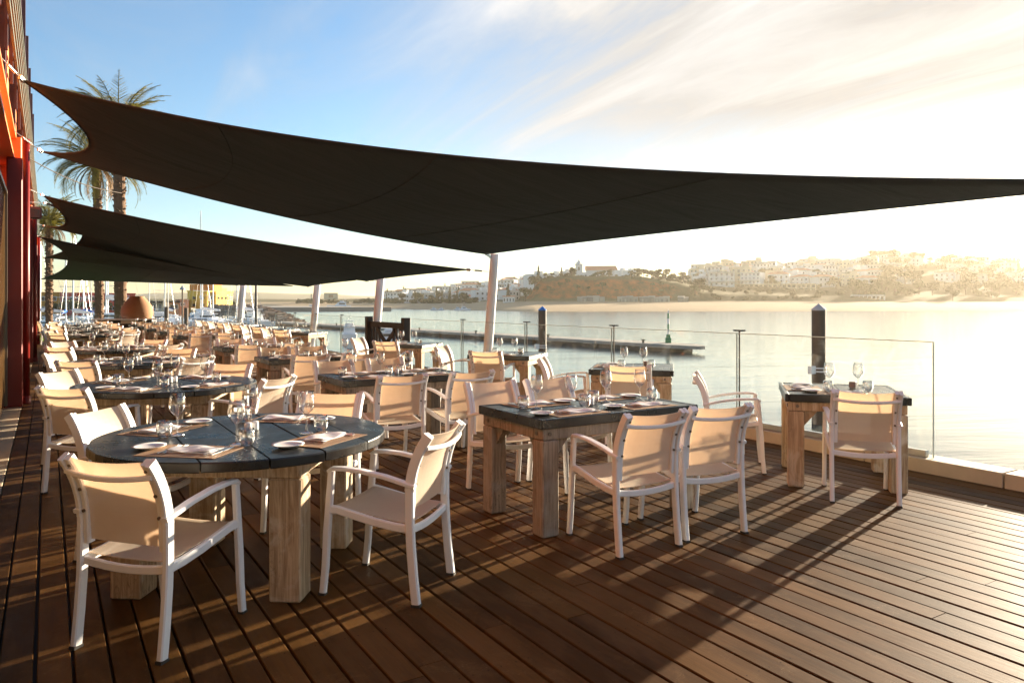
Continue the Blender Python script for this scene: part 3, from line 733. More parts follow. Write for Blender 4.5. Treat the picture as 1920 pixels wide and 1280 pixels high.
# ------------------------------------------------------------------ tables
def make_round_table():
    t = thing('round_table', 'round table', 'table'); RR = 0.775
    cuts = [-RR, -.345, -.052, .225, .50, RR]
    def strip(a, b, g=.004):
        a2, b2 = a + (g if a > -RR else 0), b - (g if b < RR else 0); n = 14; pts = []
        ya = lambda x: math.sqrt(max(RR * RR - x * x, 0))
        for k in range(n + 1): x = a2 + (b2 - a2) * k / n; pts.append((x, -ya(x)))
        for k in range(n, -1, -1):
            x = a2 + (b2 - a2) * k / n
            if ya(x) > 1e-4: pts.append((x, ya(x)))
        if ya(a2) < 1e-4: pts = pts[:]
        return pts
    top = MB()
    for i in range(5): top.prism(strip(cuts[i], cuts[i + 1], .0028 + .0012 * (i % 3)), .700 + .001 * (i % 2), .750 - .0012 * (i % 3), .006)
    top.build('tabletop', 'tabletop', t)
    A = R(-35)
    def rot(x, y): return (x * math.cos(A) - y * math.sin(A), x * math.sin(A) + y * math.cos(A))
    for i, (sx, sy) in enumerate(((1, 1), (1, -1), (-1, 1), (-1, -1))):
        x, y = rot(sx * .405, sy * .405); mb = MB(); mb.box((x, y, .306), (.160, .160, .612), A, .008); mb.build('leg', 'oak', t)
    mb = MB()
    for (x, y, w, h) in ((0, .405, .97, .150), (0, -.405, .97, .150)):
        q = rot(x, y); mb.box((q[0], q[1], .656), (w, h, .086), A, .006)
    for (x, y, w, h) in ((.405, 0, .150, .655), (-.405, 0, .150, .655)):
        q = rot(x, y); mb.box((q[0], q[1], .654), (w, h, .078), A, .006)
    mb.build('apron', 'oak', t)
    return t
def make_rect_table(LX, LY, legmat, name='rectangular_table'):
    t = thing(name, 'table', 'table')
    mb = MB(); n = 4; w = (LY - .07) / n
    for k in range(n):
        mb.box((0, -LY / 2 + .035 + w * (k + .5), .722 - .0012 * (k % 2)), (LX - .07, w - .004, .052), bev=.003)
    for s in (-1, 1):
        mb.box((0, s * (LY / 2 - .0165), .719), (LX, .033, .062), bev=.005); mb.box((s * (LX / 2 - .0165), 0, .719), (.033, LY - .068, .062), bev=.005)
    mb.build('tabletop', 'tabletop', t)
    ix, iy = LX / 2 - .085, LY / 2 - .085; lw = .125
    for sx in (-1, 1):
        for sy in (-1, 1):
            mb = MB(); mb.box((sx * ix, sy * iy, .305), (lw, lw, .61), 0, .008); mb.build('leg', legmat, t)
            # corner braces
            for (ax, L) in ((0, 1), (1, 1)):
                b = MB(); x0, y0 = sx * (ix - lw / 2), sy * (iy - lw / 2)
                if ax == 0: tri = [(x0, .61), (x0 - sx * .10, .61), (x0, .49)]
                else: tri = [(y0, .61), (y0 - sy * .10, .61), (y0, .49)]
                h = .022
                if ax == 0: vs = [(a, sy * iy + q, z) for q in (-h, h) for a, z in tri]
                else: vs = [(sx * ix + q, a, z) for q in (-h, h) for a, z in tri]
                b.add(vs, [(0, 1, 2), (5, 4, 3), (0, 3, 4, 1), (1, 4, 5, 2), (2, 5, 3, 0)]); b.build('brace', legmat, t)
    mb = MB()
    for s in (-1, 1):
        mb.box((0, s * (iy + .012), .651), (LX - .05, .095, .074), bev=.004)
        mb.box((s * (ix + .012), 0, .650), (.095, 2 * iy - .075, .072), bev=.004)
    mb.cur = 1
    for s in (-1, 1):
        for u in (-1, 1):
            mb.tube([(u * (ix + .01), s * (iy + .058), .652), (u * (ix + .01), s * (iy + .066), .652)], .013, 8)
            mb.tube([(u * (ix + .058), s * (iy - .01), .652), (u * (ix + .066), s * (iy - .01), .652)], .013, 8)
    mb.build('apron', [legmat, 'bolt'], t)
    return t

# ------------------------------------------------------------------ tableware
def make_wine():
    t = MB(); pr = [(.0, .0015), (.034, .0015), (.036, .003), (.030, .005), (.008, .010), (.0042, .02), (.0036, .05), (.0036, .085), (.006, .095), (.018, .104), (.031, .118), (.039, .138), (.0405, .152), (.037, .178), (.031, .208), (.0298, .2085)]
    pr = [(r * 1.1, z * 1.13) for r, z in pr]; t.lathe(pr, 24); o = t.build('wine_glass', 'glassware', smooth=True); return tag(o, 'wine glass', 'wine glass')
def make_tumbler():
    t = MB(); pr = [(.0, .003), (.024, .002), (.030, .006), (.038, .022), (.042, .045), (.040, .068), (.036, .090), (.0345, .0905), (.038, .066), (.0395, .044), (.036, .024), (.026, .010), (.0, .009)]
    t.lathe(pr, 24); o = t.build('tumbler', 'glassware', smooth=True); return tag(o, 'tumbler', 'tumbler')
def make_plate():
    t = MB(); pr = [(.0, .004), (.045, .004), (.048, .001), (.051, .004), (.066, .010), (.081, .016), (.082, .0175), (.066, .0135), (.052, .0085), (.0, .0075)]
    t.lathe(pr, 32); o = t.build('side_plate', 'china', smooth=True); return tag(o, 'plate', 'plate')
def make_mat():
    t = MB(); t.box((0, 0, .0012), (.42, .29, .0024), bev=.0008); o = t.build('placemat', 'mat'); return tag(o, 'placemat', 'placemat')
def make_napkin():
    t = MB(); rnd = random.Random(4)
    for k in range(2):
        dz = .002 + .0055 * k; ex = .010 * k
        def fn(u, v, k=k, dz=dz, ex=ex):
            x = (u - .5) * (.235 - ex) + .004 * math.sin(v * 5 + k); y = (v - .5) * (.14 - ex * .6) + .003 * math.sin(u * 6 + k * 2)
            return (x, y, dz + .0035 + (.0018 + .004 * k) * math.sin(u * 7 + k * 1.7) * math.sin(v * 4 + k) + .003 * (1 - (2 * v - 1) ** 2))
        t.grid(14, 10, fn, .004)
    o = t.build('napkin', 'linen', smooth=False); return tag(o, 'napkin', 'napkin')
def make_fork():
    t = MB(); t.sweep([(0, -.095, .004), (0, -.04, .0035), (0, .02, .004), (0, .045, .0065)], [.011, .008, .005, .006], .0022)
    t.sweep([(0, .045, .0065), (0, .055, .0068)], [.008, .021], .002)
    for x in (-.009, -.003, .003, .009): t.sweep([(x, .055, .0068), (x, .080, .006), (x, .096, .009)], .0028, .0016)
    return tag(t.build('fork', 'cutlery'), 'fork', 'fork')
def make_knife():
    t = MB(); t.sweep([(0, -.105, .0045), (0, -.01, .004)], [.011, .009], .004); t.sweep([(0, -.01, .004), (0, .0, .004), (.001, .08, .004), (.004, .108, .004)], [.009, .017, .017, .004], .0016)
    return tag(t.build('knife', 'cutlery'), 'knife', 'knife')
def make_shaker():
    t = MB(); t.lathe([(.0, .0), (.021, .0), (.0225, .003), (.022, .044), (.019, .050), (.012, .052), (.0, .0525)], 20)
    return tag(t.build('salt_shaker', 'china', smooth=True), 'shaker', 'salt shaker')
def make_block():
    t = MB(); t.box((0, 0, .026), (.055, .055, .052), bev=.004)
    return tag(t.build('candle_block', 'concrete'), 'block', 'candle holder')
WINE, TUMB, PLATE, MAT, NAP, FORK, KNIFE, SHAK, BLOCK = (proto(f()) for f in (make_wine, make_tumbler, make_plate, make_mat, make_napkin, make_fork, make_knife, make_shaker, make_block))
ZT = .7502
def setting(cx, cy, ang, desc, level=2, rnd=random.Random(11)):
    # ang: the way the sitter looks (degrees from +X). local frame: forward f, right r
    a = R(ang) ; f = Vector((math.cos(a), math.sin(a))); r = Vector((math.sin(a), -math.cos(a)))
    def at(lr, fw, z=ZT): return (cx + r.x * lr + f.x * fw, cy + r.y * lr + f.y * fw, z)
    rz = a - math.pi / 2; j = lambda s: rnd.uniform(-s, s)
    if level >= 1: MAT.place(at(0, 0), rz + j(.03), f'brown woven placemat at the {desc}', 'woven placemats')
    NAP.place(at(.02 + j(.01), j(.01), ZT + .0024), rz + j(.15), f'folded white linen napkin at the {desc}', 'folded white napkins')
    if level >= 1: PLATE.place(at(-.245, .03 + j(.02)), rz, f'small white side plate at the {desc}', 'white side plates')
    if level >= 2:
        FORK.place(at(-.115, .0, ZT + .0024), rz + j(.05), f'outer steel fork on the placemat, {desc}', 'forks'); FORK.place(at(-.135 + .05, .005, ZT + .0026), rz + j(.05), f'inner steel fork beside the napkin, {desc}', 'forks')
        KNIFE.place(at(.135, .0, ZT + .0024), rz + j(.05), f'inner steel knife beside the napkin, {desc}', 'knives'); KNIFE.place(at(.165, .01, ZT + .0026), rz + j(.05), f'outer steel knife on the placemat, {desc}', 'knives')
    WINE.place(at(.13 + j(.015), .20 + j(.015)), j(3), f'stemmed wine glass at the {desc}', 'stemmed wine glasses')
    TUMB.place(at(.215 + j(.015), .165 + j(.015)), j(3), f'stemless water tumbler at the {desc}', 'water tumblers')

ORD = ['nearest', 'second', 'third', 'fourth', 'fifth', 'sixth', 'seventh', 'eighth', 'ninth', 'tenth', 'eleventh']
RT = proto(make_round_table()); T_A = proto(make_rect_table(1.36, .81, 'greywood')); T_B = proto(make_rect_table(.92, .92, 'oak', 'square_table'))

# round tables, a row beside the walkway
RY = [4.35, 7.45, 10.55, 13.65, 19.85, 22.95, 26.05, 29.15]
for i, y in enumerate(RY):
    nm = f'{ORD[i]} round table'; x = .94 if i == 0 else .93
    RT.place((x, y, 0), R([0, 12, -8, 5, 20, -14, 3, 9][i]) if i else 0, f'black topped round wooden table beside the walkway, {ORD[i]} in the row', 'black topped round tables')
    rr = random.Random(i)
    for (k, ang, ds, wh) in ((0, 49, 'near left'), (1, 127, 'near right'), (2, 229, 'far right'), (3, -45, 'far left')) and ((0, 49, .80, 'near left'), (1, 127, .88, 'near right'), (2, 229, .78, 'far right'), (3, -45, .80, 'far left')):
        aj = rr.uniform(-7, 7) if i else 0; dj = rr.uniform(-.04, .05) if i else 0
        a = R(ang + aj + 180); d = ds + dj
        cx, cy = x + math.cos(a) * d, y + math.sin(a) * d
        if i == 0 and k == 0: cx, cy, aj = .455, 3.72, -8
        if i == 0 and k == 3: cx, cy, aj = .50, 4.94, 4
        if i == 0 and k == 2: cx += .06; cy += .02
        if i == 0 and k == 1: cx, cy, aj = 1.525, 3.69, 4
        chair(cx, cy, ang + aj, f'white tan-mesh armchair at the {wh} side of the {nm}')
        b = R(ang + 180)
        setting(x + math.cos(b) * .52, y + math.sin(b) * .52, ang, f'{wh} place of the {nm}', 2 if i < 3 else (1 if i < 6 else 0))
    SHAK.place((x + .03, y + .05, ZT), 0, f'white ceramic salt shaker in the middle of the {nm}', 'white salt shakers')
    if i in (0, 1, 2): SHAK.place((x + .075, y + .085, ZT), 1, f'second white ceramic shaker beside the first on the {nm}', 'white salt shakers')

# rectangular tables, middle row
QY = [4.26, 7.17, 10.12, 13.05, 18.1, 20.75, 23.2, 25.5, 27.8]
for i, y in enumerate(QY):
    x = (3.30, 3.04, 3.08, 3.07, 3.08, 3.06, 3.02, 3.0, 3.0)[i]; nm = f'{ORD[i]} rectangular table'
    T_A.place((x, y, 0), 0, f'black topped rectangular table in the middle row, {ORD[i]} from the front', 'black topped rectangular tables')
    rr = random.Random(i + 40)
    for (lx, sy, wh) in ((-.31, -1, 'near left'), (.31, -1, 'near right'), (-.31, 1, 'far left'), (.31, 1, 'far right')):
        j = rr.uniform
        cx, cy, fa = x + lx + j(-.04, .04), y + sy * (.68 + j(-.03, .05)), (90 if sy < 0 else -90) + j(-6, 6)
        if i == 0: cx, cy, fa = {(-.31, -1): (3.05, 3.60, 88), (.31, -1): (3.63, 3.59, 81), (-.31, 1): (3.06, 4.95, -92), (.31, 1): (3.63, 4.93, -88)}[(lx, sy)]
        chair(cx, cy, fa, f'white tan-mesh armchair at the {wh} side of the {nm}')
        setting(x + lx, y + sy * .23, 90 if sy < 0 else -90, f'{wh} place of the {nm}', 2 if i < 3 else (1 if i < 6 else 0))
    SHAK.place((x + .02, y, ZT), 0, f'white ceramic salt shaker in the middle of the {nm}', 'white salt shakers')

# square tables turned 45 degrees along the glass
SQ = [(5.69, 3.90, 41.5), (5.72, 6.56, 46), (5.68, 9.22, 39), (5.57, 12.46, 40), (5.45, 18.75, 42), (5.5, 21.3, 44), (5.5, 23.8, 42), (5.5, 26.3, 45), (5.5, 28.8, 43)]
for i, (x, y, rt) in enumerate(SQ):
    nm = f'{ORD[i]} square railing table'
    T_B.place((x, y, 0), R(rt), f'black topped square table turned diagonally by the glass, {ORD[i]} from the front', 'black topped square tables by the railing')
    for wh, off, sgn in (('near', rt, 0), ('far', rt - 90, 1)):
        a = R(off + 180); d = .62 if sgn == 0 else .74
        cx, cy = x + math.cos(a) * d, y + math.sin(a) * d
        if i == 0: cx, cy = ((5.30, 3.46) if sgn == 0 else (5.25, 4.66))
        chair(cx, cy, off + (2 if sgn else 0), f'white tan-mesh armchair on the {wh} side of the {nm}')
        setting(x + math.cos(a) * .29, y + math.sin(a) * .29, off, f'{wh} place of the {nm}', 2 if i < 3 else (1 if i < 5 else 0))
    BLOCK.place((x + .22, y + .02, ZT), R(20), f'small grey stone candle block on the {nm}', 'grey candle blocks')
# pale pink lounge-like chair at the far end of the walkway
chair(-.02, 31.4, 20, 'pinkish lone armchair standing on the walkway at the far end of the deck')

# serving counter with a large clay pot
def build_counter():
    cxy = (2.55, 32.8)
    t = thing('serving_counter', 'dark serving counter with pale slab top and low glass guard at deck end', 'counter', (*cxy, 0), R(0))
    mb = MB(); mb.box((0, 0, .41), (1.9, .8, .82), bev=.01); mb.build('body', 'dark_wood', t)
    mb = MB(); mb.box((0, -.02, .845), (2.2, .95, .05), bev=.005); mb.build('top', 'postwhite', t)
    mb = MB(); mb.box((.15, -.41, .74), (.6, .03, .12)); mb.build('panel', 'cream_house', t)
    for k in range(3):
        mb = MB(); mb.box((-.72 + .72 * k, -.46, .97), (.70, .008, .20)); mb.build('glass_guard', 'panel_glass', t)
    p = MB(); p.lathe([(0, 0), (.52, 0), (.565, .08), (.588, .22), (.575, .36), (.525, .50), (.44, .63), (.345, .75), (.262, .84), (.262, .875), (.235, .88), (.235, .84), (.0, .80)], 40)
    PA = R(-75)
    p = p.build('clay_pot', 'clay', smooth=True, loc=(cxy[0] + .46, cxy[1] + .02, .871)); tag(p, 'big rounded terracotta clay oven pot standing on the serving counter', 'clay pot')
    m = MB(); m.tube([(.585 * math.cos(PA) + math.cos(PA + math.pi / 2) * (.03 + .02 * k / 12) * math.cos(k * .8), .585 * math.sin(PA) + math.sin(PA + math.pi / 2) * (.03 + .02 * k / 12) * math.cos(k * .8), .20 + (.03 + .02 * k / 12) * math.sin(k * .8)) for k in range(13)], .007, 5)
    m.build('spiral_mark', 'clay', p)
build_counter()
def at(u, d, z=0.0):
    """point at photo column u (0..1920), d metres in front of the camera"""
    xc = (u - 960) / 1400 * d; c, s = math.cos(YAW), math.sin(YAW)
    return Vector((xc * c + d * s, -xc * s + d * c, z))
def zat(y, d): return CAMZ + (568 - y) / 1400 * d
for p in PROTOS: p.flush()
# ------------------------------------------------------------------ water and land
WZ = -2.0
def lerp_tab(tab, x):
    if x <= tab[0][0]: return tab[0][1]
    for (a, b), (c, d) in zip(tab, tab[1:]):
        if x <= c: return b + (d - b) * (x - a) / (c - a)
    return tab[-1][1]
RIDGE_Y = [(-600, 560), (200, 560), (560, 561), (700, 560), (740, 557), (850, 551), (930, 539), (1000, 535), (1080, 521), (1200, 522), (1300, 519), (1400, 511), (1500, 508), (1600, 503), (1640, 493), (1720, 491), (1850, 501), (1920, 503), (2400, 512), (3400, 545)]
RIDGE_D = [(-600, 1300), (560, 1200), (700, 1000), (850, 820), (930, 720), (1000, 660), (1080, 560), (1200, 570), (1300, 650), (1500, 720), (1700, 760), (3400, 900)]
SHORE = [(-600, 700), (480, 600), (520, 500), (620, 470), (750, 430), (900, 350), (1000, 300), (1300, 306), (1600, 320), (1920, 345), (2600, 420), (3400, 600)]
CLIFF = [(985, 0.0), (1015, 11.5), (1060, 13.4), (1180, 12.8), (1250, 10.5), (1320, 5.0), (1380, 3.5), (1500, 3.0), (1700, 2.5), (3400, 2.0)]
from mathutils import noise as mn
def ground(u, d):
    ds = lerp_tab(SHORE, u); db = ds + 95; dr = lerp_tab(RIDGE_D, u)
    zr = CAMZ + (568 - lerp_tab(RIDGE_Y, u)) / 1400 * dr; zb = 2.4 if u > 900 else 1.2
    if d < ds: return WZ - 1.2 + (d - ds) * 0.02
    if d < db:
        k = (d - ds) / (db - ds); return WZ + (zb - WZ) * (k ** 0.75)
    zc = lerp_tab(CLIFF, u) if u > 985 else 0.0
    k = min((d - db) / max(dr - db, 50), 1.0)
    cz = zc * min((d - db) / 16.0, 1.0)
    z = zb + cz + (zr - zb - zc) * (k * k * (3 - 2 * k) if zc < 6 else k)
    if d > dr: z = zr * max(0.0, 1 - (d - dr) / 900) + zb * min(1, (d - dr) / 900)
    p = at(u, d); n = mn.noise(Vector((p.x * .02, p.y * .02, 0))) + .5 * mn.noise(Vector((p.x * .06, p.y * .06, 3)))
    amp = min(1.0, (d - db) / 12) * (2.2 if zc > 6 else 1.0)
    return z + n * amp
def build_land():
    mb = MB(); mb.add([(-9000, -9000, WZ), (16000, -9000, WZ), (16000, 16000, WZ), (-9000, 16000, WZ)], [(0, 1, 2, 3)])
    struct('water', mb, 'water')
    us = [-600 + 25 * i for i in range(45)] + [525 + 7 * i for i in range(200)] + [1930 + 40 * i for i in range(37)]
    vs, fs = [], []; K = [0, .02, .05, .1, .16, .24, .34, .46, .6, .75, .9, 1.0]
    rows = None
    for u in us:
        ds = lerp_tab(SHORE, u); db = ds + 95; dr = lerp_tab(RIDGE_D, u)
        dd = [ds - 60, ds - 10] + [ds + 95 * k for k in (0, .1, .25, .5, .8, 1.0)] + [db + q for q in (3, 6, 9, 12, 15, 18, 24, 32)] + [db + 32 + (dr - db - 32) * k for k in K[2:]] + [dr + 40, dr + 120, dr + 400, dr + 900]
        rows = len(dd)
        for d in dd:
            p = at(u, d); p.z = ground(u, d); vs.append(p)
    for i in range(len(us) - 1):
        for j in range(rows - 1): a = i * rows + j; fs.append((a, a + rows, a + rows + 1, a + 1))
    mb = MB(); mb.add(vs, fs); struct('hillside', mb, 'hill', smooth=True)
    # blue distant hills
    prof = [(-900, 30), (100, 60), (250, 80), (330, 95), (420, 105), (520, 92), (600, 84), (700, 62), (820, 40), (1000, 20), (1300, 5)]
    mb = MB(); vs = []; fs = []; n = 90
    for i in range(n):
        u = -900 + 2300 * i / (n - 1); z = lerp_tab(prof, u) * .42 + 5 * mn.noise(Vector((u * .012, 0, 0))) + 2 * mn.noise(Vector((u * .05, 0, 0)))
        for d, zz in ((2300, -4), (2600, z * .6), (2800, z), (3000, z * .55), (3300, -4)): p = at(u, d, zz); vs.append(p)
    for i in range(n - 1):
        for j in range(4): a = i * 5 + j; fs.append((a, a + 5, a + 6, a + 1))
    mb.add(vs, fs); struct('distant_hills', mb, 'hill_leaf', smooth=True)
build_land()
M['distant'] = M['hill_leaf']

# ------------------------------------------------------------------ houses on the far shore
def house_proto(name, w, dp, h, floors, wallm, roof, label):
    t = thing(name, label, 'house')
    mb = MB(); mb.box((0, 0, h / 2 - 1.5), (w, dp, h + 3))
    if roof == 'flat':
        mb.box((0, 0, h + .25), (w + .1, dp + .1, .5)); mb.box((w * .22, 0, h + 1.3), (w * .35, dp * .5, 2.4))
    mb.build('wall', wallm, t)
    if roof == 'hip':
        r = MB(); a, b = w / 2 + .5, dp / 2 + .5; q = min(a, b) * .9
        r.add([(-a, -b, h), (a, -b, h), (a, b, h), (-a, b, h), (-a + q, 0, h + 1.9), (a - q, 0, h + 1.9)], [(0, 1, 5, 4), (1, 2, 5), (2, 3, 4, 5), (3, 0, 4), (3, 2, 1, 0)]); r.build('roof', 'terracotta', t)
    n = max(2, int(w / 3.2))
    for f in range(floors):
        for k in range(n):
            x = -w / 2 + w * (k + .5) / n; z = 1.5 + f * 3.0; tall = (k + f) % 3 == 0
            b = MB(); b.box((x, -dp / 2 - .01, z - (.35 if tall else 0)), (1.15, .12, 1.9 if tall else 1.2)); b.build('window', 'pane', t)
    if roof == 'terrace':
        b = MB(); b.box((0, -dp / 2 - .9, 3.0), (w, 1.8, .22)); b.box((0, -dp / 2 - 1.75, 3.5), (w, .12, .9)); b.box((0, -dp / 2 - .8, h + .1), (w + .2, 1.9, .3)); b.build('balcony', wallm, t)
    return t
HP = [proto(house_proto(*a)) for a in (
    ('white_house', 10, 8, 6.2, 2, 'white_wall', 'flat', 'h'), ('white_house', 14, 8, 6.4, 2, 'white_wall', 'hip', 'h'),
    ('white_house', 12, 9, 6.4, 2, 'white_wall', 'terrace', 'h'), ('white_house', 8, 8, 3.6, 1, 'white_wall', 'hip', 'h'),
    ('cream_house', 13, 8, 9.2, 3, 'cream_house', 'flat', 'h'), ('white_house', 16, 8, 9.0, 3, 'white_wall', 'terrace', 'h'))]
HL = ['small cubic white house with roof room', 'long white house with red tiled roof', 'white house with a full width balcony', 'low white cottage with red tiled roof', 'three storey cream house with flat roof', 'three storey white block with balconies']
def place_houses():
    rnd = random.Random(21); used = []
    def tryp(u, d, group, side, kinds):
        p = at(u, d)
        for q in used:
            if (q - p).length < 13: return False
        used.append(p); k = rnd.choice(kinds); z = ground(u, d)
        rz = math.atan2(p.y, p.x) - math.pi / 2 + rnd.choice([0, 0, .35, -.4, .8]) + rnd.uniform(-.15, .15)
        HP[k].place((p.x, p.y, z), rz, f'{HL[k]} on the hillside {side}', group + ' ' + ['cubic', 'long roofed', 'balconied', 'cottage', 'cream', 'tall block'][k], rnd.uniform(.8, 1.1)); return True
    n = 0; g = 0
    while n < 105 and g < 4000:
        g += 1; u = rnd.uniform(725, 1010); dr = lerp_tab(RIDGE_D, u); ds = lerp_tab(SHORE, u) + 125
        if tryp(u, ds + (dr - ds) * rnd.random() ** .8, 'houses on the hillside left of the cliff', 'left of the orange cliff', [0, 0, 1, 2, 3, 5]): n += 1
    n = 0; g = 0
    while n < 95 and g < 4000:
        g += 1; u = rnd.uniform(1300, 1640); dr = lerp_tab(RIDGE_D, u); ds = lerp_tab(SHORE, u) + 190
        if tryp(u, ds + (dr - ds) * rnd.random() ** .7, 'houses on the hillside right of the church', 'right of the church', [0, 1, 2, 4, 5]): n += 1
    n = 0; g = 0
    while n < 40 and g < 2000:
        g += 1; u = rnd.uniform(1650, 1960); dr = lerp_tab(RIDGE_D, u); ds = lerp_tab(SHORE, u) + 200
        if tryp(u, ds + (dr - ds) * rnd.random(), 'houses scattered on the hazy right hill', 'of the hazy far right', [0, 1, 2, 5]): n += 1
    for u, dd in ((1040, 0), (1062, 10), (1165, 20), (1180, 0)):
        p = at(u, 470 + dd); HP[0].place((p.x, p.y, ground(u, 470 + dd)), .3, 'small cubic white house beside the church on the cliff', 'small houses beside the church', .7)
place_houses()

def face(u, d): p = at(u, d); return math.atan2(p.y, p.x) - math.pi / 2
def church():
    u, d = 1114, 500; p = at(u, d); z = zat(524, d)
    t = thing('church', 'white church with a bell tower and long red tiled roof on top of the cliff', 'church', (p.x, p.y, z), face(u, d))
    b = MB(); b.box((4, 0, 1.0), (17, 8, 8.2)); b.box((-4.6, -1, 0.4), (7, 7, 7.2)); b.box((5, -6, -1.2), (11, 4.5, 4.6)); b.build('wall', 'white_wall', t)
    t.scale = (1.2, 1.2, 1.2)
    r = MB(); r.add([(-5, -4.6, 5), (13, -4.6, 5), (13, 4.6, 5), (-5, 4.6, 5), (-5, 0, 7.6), (12, 0, 7.6)], [(0, 1, 5, 4), (1, 2, 5), (2, 3, 4, 5), (3, 0, 4), (3, 2, 1, 0)]); r.build('roof', 'terracotta', t)
    b = MB(); b.box((-8.4, -1, 2.2), (4.0, 4, 11.6)); b.box((-8.4, -1, 8.3), (4.5, 4.5, .4)); b.lathe([(1.7, 8.4), (1.3, 9.6), (.5, 10.6), (.1, 11.8), (0, 12)], 8, (-8.4, -1, 0))
    for sx in (-1, 1): b.lathe([(.3, 8.4), (.2, 9.4), (0, 9.8)], 6, (-8.4 + sx * 1.7, -2.7, 0))
    b.build('bell_tower', 'white_wall', t)
    for x, zz in ((-8.4, 6.0), (-4.6, 1.5), (2, 2.5), (8, 2.5)):
        b = MB(); b.box((x, -3.06 if x < -8 else (-4.56 if x < 0 else -4.06), zz), (.9, .2, 1.9)); b.build('window', 'pane', t)
church()
def long_block(name, label, cat, u0, u1, ytop, ybot, d, wallm, floors, nwin, arcade=False, roofm=None, parts=90):
    um = (u0 + u1) / 2; p = at(um, d); w = (u1 - u0) / 1400 * d; zb = zat(ybot, d); h = (ybot - ytop) / 1400 * d
    t = thing(name, label, cat, (p.x, p.y, zb), face(um, d)); dp = 9
    b = MB(); b.box((0, dp / 2, h / 2 - 2), (w, dp, h + 4)); b.build('wall', wallm, t)
    if roofm: b = MB(); b.box((0, dp / 2, h + .2), (w + .6, dp + .6, .5)); b.build('roof', roofm, t)
    fh = h / floors
    if arcade:
        b = MB()
        for f in range(floors + 1): b.box((0, -1.2, f * fh * .96 + .3), (w, 2.4, .45))
        for k in range(nwin + 1): b.box((-w / 2 + w * k / nwin, -2.1, h / 2), (.6, .6, h))
        b.build('arcade', wallm, t)
    for f in range(floors):
        for k in range(nwin):
            b = MB(); b.box((-w / 2 + w * (k + .5) / nwin, -.05, fh * (f + .52)), (w / nwin * (.62 if arcade else .32), .15, fh * (.66 if arcade else .42))); b.build('window', 'pane', t)
    return t
long_block('arcaded_hotel', 'long low cream hotel with two storeys of arches below the white town', 'hotel', 1340, 1522, 533, 549, 505, 'cream_house', 2, 22, True)
long_block('apartment_block', 'long cream three storey block right of the church behind trees', 'apartment block', 1222, 1296, 517, 540, 520, 'cream_house', 3, 11)
long_block('apartment_block', 'white house with wide eaves standing alone above the hotel right end', 'apartment block', 1528, 1572, 518, 533, 560, 'white_wall', 2, 6, roofm='terracotta')
long_block('beach_restaurant', 'long low white beach restaurant at the foot of the hazy hill', 'restaurant', 1598, 1655, 554, 565, 430, 'white_wall', 1, 8, True)
long_block('warehouse', 'plain grey green box shaped warehouse on the far flat shore', 'warehouse', 608, 633, 549, 562, 950, 'grey_house', 1, 1)
long_block('boat_shed', 'pale blue and white shed at the water under the white town', 'shed', 943, 965, 556, 569, 400, 'white_wall', 1, 4, roofm='terracotta')
for u, h, l in ((584, 551, 'thin far chimney just left of the third white post'), (594, 552, 'tall dark far chimney right of the third white post')):
    p = at(u, 900); o = thing('chimney', l, 'chimney', (p.x, p.y, 0)); b = MB(); b.tube([(0, 0, -2), (0, 0, zat(h, 900))], .9, 8); b.build('stack', 'grey_house', o)
def huts():
    t = thing('beach_hut', 'grey boarded beach hut in the row under the orange cliff', 'beach hut', group='beach huts under the cliff')
    b = MB(); b.box((0, 0, .9), (3.0, 3, 2.9)); b.build('wall', 'hut', t)
    b = MB(); b.add([(-1.7, -1.7, 2.35), (1.7, -1.7, 2.35), (1.7, 1.7, 2.9), (-1.7, 1.7, 2.9), (-1.7, -1.7, 2.5), (1.7, -1.7, 2.5), (1.7, 1.7, 3.05), (-1.7, 1.7, 3.05)], [(3, 2, 1, 0), (4, 5, 6, 7), (0, 1, 5, 4), (1, 2, 6, 5), (2, 3, 7, 6), (3, 0, 4, 7)]); b.build('roof', 'concrete', t)
    b = MB(); b.box((.2, -1.52, .6), (.9, .06, 1.9)); b.build('door', 'hut', t)
    P = proto(t)
    for i, u in enumerate([1087, 1096, 1107, 1118, 1129, 1163, 1172, 1181, 1192, 1204, 1212, 1222, 1231, 1241, 1250, 1277, 1286]):
        d = 391 + (i % 3); p = at(u, d); P.place((p.x, p.y, ground(u, d)), face(u, d) + .05 * ((i * 7) % 5 - 2), None, None, .85 + .06 * ((i * 5) % 4))
    P.flush()
huts()

